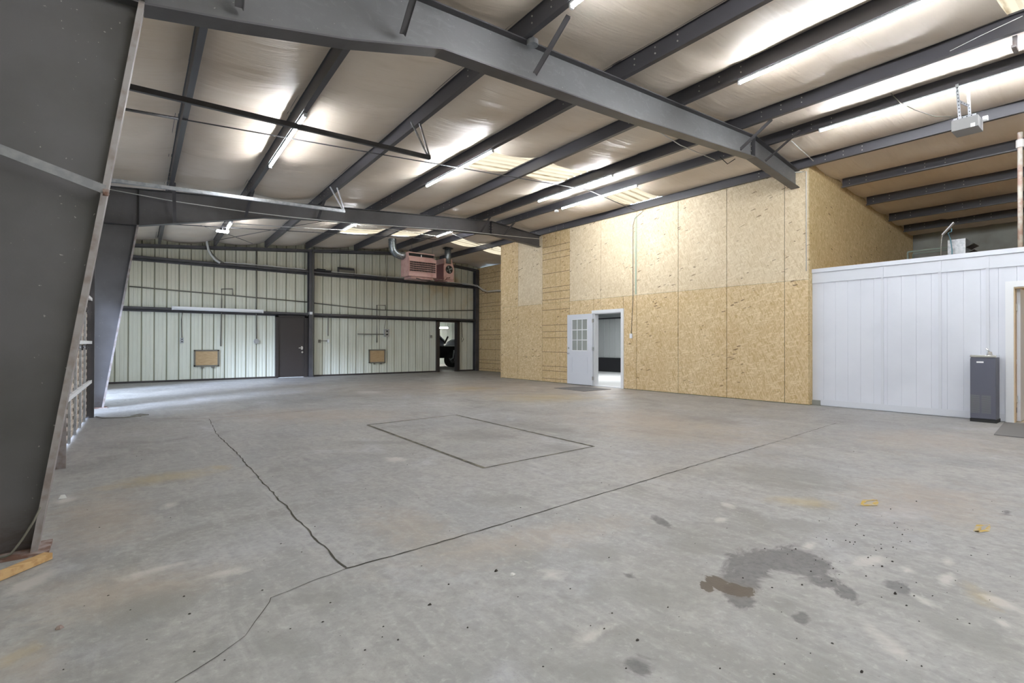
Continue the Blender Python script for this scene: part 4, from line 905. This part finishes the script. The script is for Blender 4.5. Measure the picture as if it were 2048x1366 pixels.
# ------------------------------------------------------------------ lamps
def lamp(i, ya, yb, label, name='led_strip_light', on=True):
    xa = pxl(i, ya)-(.02 if pxl(i, ya) < RX else .06); xb = pxl(i, yb)-(.02 if pxl(i, yb) < RX else .06)
    a = V((xa, ya, T(xa)-.025)); b = V((xb, yb, T(xb)-.025))
    root = thing(name, (a+b)/2, label, 'ceiling light', 'tube lights under the purlins')
    m_ = MB(); m_.bar(a+V((0, 0, .012)), b+V((0, 0, .012)), .05, .022); m_.build('housing', TRIMW, root)
    m_ = MB(); d_ = (b-a).normalized()*.02; m_.tube([a+d_+V((0, 0, -.014)), b-d_+V((0, 0, -.014))], .015, 8); m_.build('tube', LED, root)
    for e in (a, b):
        m_ = MB(); m_.box(e-V((.02, .012, .03)), e+V((.02, .012, .02))); m_.build('end_cap', OFFL, root)
lamp(2, 6.9, 9.3, 'lit tube on the second purlin from the left, crossed by the dark door track')
lamp(4, 6.9, 9.3, 'lit tube left of the middle skylight')
lamp(6, 7.0, 9.4, 'lit tube left of the ridge, above the nine pane door')
lamp(7, 7.1, 9.5, 'lit tube right of the ridge, nearest the strand board wall')
lamp(5, -1.3, 3.3, 'very long lit tube crossing the upper right of the ceiling')
lamp(7, -1.2, 3.4, 'long lit tube running behind the door opener')
lamp(3, .8, 3.32, 'lit tube whose end peeks in at the top edge')
lamp(2, 14.3, 15.25, 'short lit lamp beyond the farther frame, above the curving cables')
lamp(4, 13.2, 14.4, 'lit tube beyond the farther frame, left of the heaters')
lamp(6, 13.3, 14.6, 'lit tube beyond the farther frame, above the large heater')
lamp(2, -2.2, 2.2, 'unseen fill tube added behind the viewer on the left'); lamp(4, -6, -2, 'unseen fill tube added behind the viewer in the middle'); lamp(8, -6, -2, 'unseen fill tube added behind the viewer on the right')  # unseen tubes added behind the camera for soft fill light
# wide lamp end-on beyond the farther frame
a = onroof(433, 461, -.1); b = onroof(457, 463, -.1); y = (a.y+b.y)/2
root = thing('shop_light', ((a.x+b.x)/2, y, a.z), 'bright wide shop light hanging beyond the farther frame', 'ceiling light')
m_ = MB(); m_.box((a.x, y-.07, a.z), (b.x, y+.07, a.z+.03)); m_.build('housing', TRIMW, root); m_ = MB(); m_.box((a.x+.01, y-.06, a.z-.02), (b.x-.01, y+.06, a.z)); m_.build('tube', LED, root)
m_ = MB(); m_.tube([((a.x+b.x)/2, y, a.z+.03), ((a.x+b.x)/2, y, T(a.x)+.1)], .005, 6); m_.build('hanger_rod', STEEL, root)
# interior room lamps
for nm, lab, (x, y, z), (w_, l_), cr, es in (('panel_light', 'ceiling light inside the strand board room', (13.5, 11.5, 2.6), (.6, 2.4), (1, 1, 1), 35.), ('panel_light', 'warm ceiling light inside the white room', (12.0, .6, 2.43), (.4, .6), (1, .85, .62), 22.)):
    root = thing(nm, (x, y, z), lab, 'ceiling light'); m_ = MB(); m_.box((x-w_/2, y-l_/2, z-.01), (x+w_/2, y+l_/2, z+.012)); m_.build('housing', TRIMW, root)
    m_ = MB(); m_.box((x-w_/2+.03, y-l_/2+.03, z-.016), (x+w_/2-.03, y+l_/2-.03, z-.01)); m_.build('diffuser', mat('diffuser', cr, .5, emit=cr, es=es), root)

# round boxes
for (u, v, lab, r_) in ((1065, 88, 'round grey box under the purlin by the nearest frame', .06), (1113, 423, 'small round white box left of the tube nearest the strand board wall', .055)):
    p_ = onroof(u, v, -.05); m_ = MB(); m_.tube([p_+V((0, 0, -.015)), p_+V((0, 0, .035))], r_, 16); m_.tube([p_+V((0, 0, .03)), (p_.x, p_.y, T(p_.x)+.02)], .02, 8); tag(m_.build('ceiling_box', OFFL if u > 1100 else GALV, smooth=False), lab, 'electrical box')
# rods and cables under the roof
def rod(pts, r, label, m__=STEEL, name='sag_rod', off=-.02):
    P = [onroof(u, v, off) for u, v in pts] if len(pts[0]) == 2 else pts
    m_ = MB(); m_.tube(P, r, 6); tag(m_.build(name, m__, smooth=True), label, 'rod' if name == 'sag_rod' else 'cable', 'rods and cables under the roof')
rod([(-.55, 7.8, T(-.55)+.0)]+[(x, 7.8+.03*x, T(x)-.012) for x in (.62,)], .018, 'short black rod between the left wall and the first purlin')
rod([(.66, 7.82, T(.66)-.012), (3.5, 7.95, T(3.5)-.012), (8.6, 8.12, T(8.6)-.012), (10.4, 8.2, T(10.4)-.02)], .009, 'long thin conduit crossing under the purlins past the skylight')
rod([(-.55, 15.1, T(-.55)), (3.5, 15.1, T(3.5)-.012), (8.6, 15.2, T(8.6)-.012)], .012, 'thin dark rod crossing beyond the farther frame')
rod([(402, 451), (455, 468), (505, 487)], .008, 'crossing brace cable left of the bright shop light', name='brace_cable', off=-.05)
rod([(432, 481), (560, 457), (655, 441)], .008, 'crossing brace cable right of the bright shop light', name='brace_cable', off=-.05)
rod([(448, 446), (575, 454), (685, 460)], .008, 'white cord linking the lamps beyond the farther frame', PVC, 'lamp_cord', -.08)
rod([(715, 449), (800, 461), (870, 472)], .008, 'white cord between the two lamps before the heaters', PVC, 'lamp_cord', -.08)
rod([(905, 468), (930, 478), (965, 491), (985, 497)], .008, 'white cord crossing below the right skylight', PVC, 'lamp_cord', -.08)
rod([(1300, 252), (1360, 290), (1430, 320)], .008, 'thin pale cord hanging beyond the nearest frame', PVC, 'lamp_cord', -.06)
rod([(1440, 314), (1455, 328), (1470, 318)], .008, 'small dark loop of cable at the end of the pale cord', BLACK, 'loop_cable', -.06)
rod([(1583, 282), (1600, 298), (1627, 322)], .008, 'grey cord draped between the two right purlins by the ridge joint', PVC, 'lamp_cord', -.06)
rod([(1693, 104), (1790, 66), (1850, 38), (2030, -40)], .006, 'pair of thin white cords above the door opener', PVC, 'lamp_cord', -.03) if False else rod([(1900, 102), (1960, 72), (2045, 32)], .003, 'thin white cord above the door opener', PVC, 'lamp_cord', -.03)
pts = []
for u, v in ((215, 378), (345, 402), (488, 423), (580, 434), (700, 446), (914, 461), (1000, 470), (1080, 478)):
    r = ray(u, v); t = 11.68/r.y; pts.append(O+r*t)
m_ = MB(); m_.tube(pts, .008, 6); tag(m_.build('long_cable', PVC, smooth=True), 'thin white cable strung along the face of the farther frame', 'cable')

# ------------------------------------------------------------------ space beyond the far doorway
m_ = MB(); m_.box((8, 26, 0), (22, 26.05, 4)); 
for k in range(40): m_.box((8.2+k*.33, 25.97, 0), (8.23+k*.33, 26, 4))
m_.box((7.9, 18.6, 0), (7.95, 26, 3.6)); m_.box((22, 18.6, 0), (22.05, 26, 3.6)); m_.box((12.8, 18.56, 0), (22, 18.6, 3.6)); m_.box((7.9, 18.6, 3.6), (22, 26, 3.65)); struct(m_.build('wall_beyond', mat('beyond_sheet', (.55, .58, .56), .6)))
root = thing('tractor', (13.5, 22.5, 0), 'dark parked machine with one black wheel seen through the far doorway', 'machine')
def GY(u, v, y): return atY(u, v, y)
c_ = GY(903, 724, 22.); R = .36
m_ = MB(); N = 24; m_.tube([(c_.x, c_.y-.1, R+.0), (c_.x, c_.y-.09, R), (c_.x, c_.y+.13, R), (c_.x, c_.y+.14, R)], [R*.85, R, R, R*.85], N)
tire = m_.build('wheel', BLACK, root, smooth=False)
m_ = MB(); m_.tube([(c_.x, c_.y-.115, R), (c_.x, c_.y-.1, R)], .17, 16); m_.build('rim', STEEL, tire)
m_ = MB()
for k in range(5): t = k*2*PI/5; m_.tube([(c_.x+.09*math.cos(t), c_.y-.13, R+.09*math.sin(t)), (c_.x+.09*math.cos(t), c_.y-.115, R+.09*math.sin(t))], .02, 6)
m_.build('lug_nuts', CHROME, tire)
a = GY(878, 712, 22.3); b = GY(918, 694, 22.3)
m_ = MB(); m_.box((a.x-.3, 22.15, .62), (b.x+.6, 23.4, 1.05)); m_.box((a.x-.3, 22.4, .45), (b.x+.6, 23.2, .62)); m_.build('chassis', BLADE, root)
m_ = MB(); m_.box((GY(886, 690, 22.2).x, 22.1, 1.05), (b.x+.6, 23.4, 1.10)); m_.build('deck', TRIMW, root)
m_ = MB(); p1, p2 = GY(908, 700, 21.85), GY(906, 716, 21.85); m_.tube([p1, p2, p2+V((-.18, 0, -.1)), V((p2.x-.2, 21.85, .45))], .035, 8); m_.build('fender_arm', GALV, root)
m_ = MB(); a = GY(879, 685, 22.1); m_.prism([(a.x-.3, 22.1, 1.05), (a.x+.25, 22.1, 1.1), (a.x+.3, 22.1, 1.35), (a.x-.0, 22.1, 1.62), (a.x-.3, 22.1, 1.6)], (0, .7, 0)); m_.build('hood', mat('blue_grey', (.2, .22, .3), .3), root)
m_ = MB(); m_.bar(GY(889, 687, 22.), GY(896, 673, 22.), .05, .07); m_.bar(GY(880, 677, 22.), GY(889, 684, 22.), .05, .05); m_.build('lever', BLACK, root)
m_ = MB(); c2 = GY(906, 684, 22.4); m_.tube([(c2.x, 22.4, 1.1), (c2.x, 22.4, 1.3), (c2.x, 22.4, 1.42)], [.4, .3, .08], 14); m_.build('cover', WHITE, root, smooth=True)
a = GY(878, 655, 24.5); b = GY(894, 657, 24.5)
root = thing('strip_light', ((a.x+b.x)/2, 24.5, a.z), 'glowing strip light seen through the far doorway', 'ceiling light')
m_ = MB(); m_.box((a.x-.3, 24.4, a.z-.05), (b.x, 24.6, a.z)); m_.build('tube', mat('soft_glow', (1, 1, .9), .5, emit=(1, 1, .9), es=120), root); m_ = MB(); m_.box((a.x-.32, 24.42, a.z), (b.x+.02, 24.58, a.z+.05)); m_.build('housing', TRIMW, root)
for xx in (a.x-.2, b.x-.1):
    m_ = MB(); m_.tube([(xx, 24.5, a.z+.04), (xx, 24.5, 3.62)], .006, 6); m_.build('hanger_rod', STEEL, root)

# ------------------------------------------------------------------ debris
m_ = MB()
def crumb(mb, c_, r):
    k = random.randint(5, 7); a0 = random.random()*6; h_ = r*random.uniform(.4, .8); st_ = random.uniform(.4, 1)
    ring = [(c_.x+r*random.uniform(.6, 1.1)*math.cos(a0+2*PI*i/k), c_.y+r*st_*random.uniform(.6, 1.1)*math.sin(a0+2*PI*i/k), .001) for i in range(k)]
    top = [(c_.x+(p_[0]-c_.x)*.5, c_.y+(p_[1]-c_.y)*.5, h_) for p_ in ring]
    mb.add(ring+top, [tuple(range(k, 2*k))]+[(i, (i+1) % k, (i+1) % k+k, i+k) for i in range(k)])
for k in range(170):
    u, v = random.uniform(120, 2040), 790+560*random.random()**1.3
    p_ = atZ(u, v)
    if p_.x > 10.2 or p_.x < -.2 or p_.y < .2: continue
    crumb(m_, p_, random.uniform(.0025, .007))
for k in range(70):
    u, v = random.gauss(1700, 120), random.gauss(1110, 45); p_ = atZ(u, v); crumb(m_, p_, random.uniform(.003, .008))
o = tag(m_.build('floor_grit', DIRT), 'dark grit and crumbs scattered over the concrete floor', 'debris'); o['kind'] = 'stuff'
for u, v, r, m__, lab in ((119, 1257, .02, RUST, 'brownish dirt clod on the floor at the lower left'), (1275, 1281, .011, DIRT, 'black clod on the floor below the oil stain'), (1723, 1344, .011, DIRT, 'black clod at the bottom edge near the lower right'), (1024, 1150, .022, PVC, 'flat pale leaf on the floor near the image centre'),
                     (1790, 1188, .014, DIRT, 'black clod beside the bluish oil spot'), (992, 1143, .014, DIRT, 'dark pebble left of the pale leaf'), (860, 1210, .012, DIRT, 'dark pebble below the crack junction'), (126, 997, .035, PVC, 'scrap of white paper on the floor right of the nearest column')):
    m_ = MB(); crumb(m_, atZ(u, v), r); tag(m_.build('floor_scrap', m__), lab, 'debris', 'scraps on the floor')

# ------------------------------------------------------------------ shell behind the camera
m_ = MB(); m_.box((-.7, -7.1, 0), (17.4, -7.0, 4.98)); struct(m_.build('wall_back', SHEET))
# ground outside
m_ = MB(); m_.box((-30, -40, -.12), (40, 60, -.06)); struct(m_.build('ground', mat('gravel', (.45, .44, .42), .9)))

# ------------------------------------------------------------------ daylight
w = bpy.data.worlds.new('sky'); sc.world = w; w.use_nodes = True
bg = w.node_tree.nodes['Background']; bg.inputs[0].default_value = (.66, .8, 1, 1); bg.inputs[1].default_value = 5.5
sd = bpy.data.lights.new('sun', 'SUN'); sd.energy = 10.; sd.angle = math.radians(22); sd.color = (.62, .74, 1)
so = bpy.data.objects.new('sun', sd); col.objects.link(so); so.location = (-10, 0, 12); so.rotation_euler = V((.8, .5, -.40)).to_track_quat('-Z', 'Y').to_euler()
sc.cycles.use_light_tree = False; sc.cycles.use_adaptive_sampling = True; sc.cycles.adaptive_threshold = .025
sc.cycles.max_bounces = 5; sc.cycles.diffuse_bounces = 4; sc.cycles.glossy_bounces = 3; sc.cycles.transmission_bounces = 4
sc.cycles.sample_clamp_indirect = 8.
for o in bpy.data.objects:
    if '_o' in o: del o['_o']
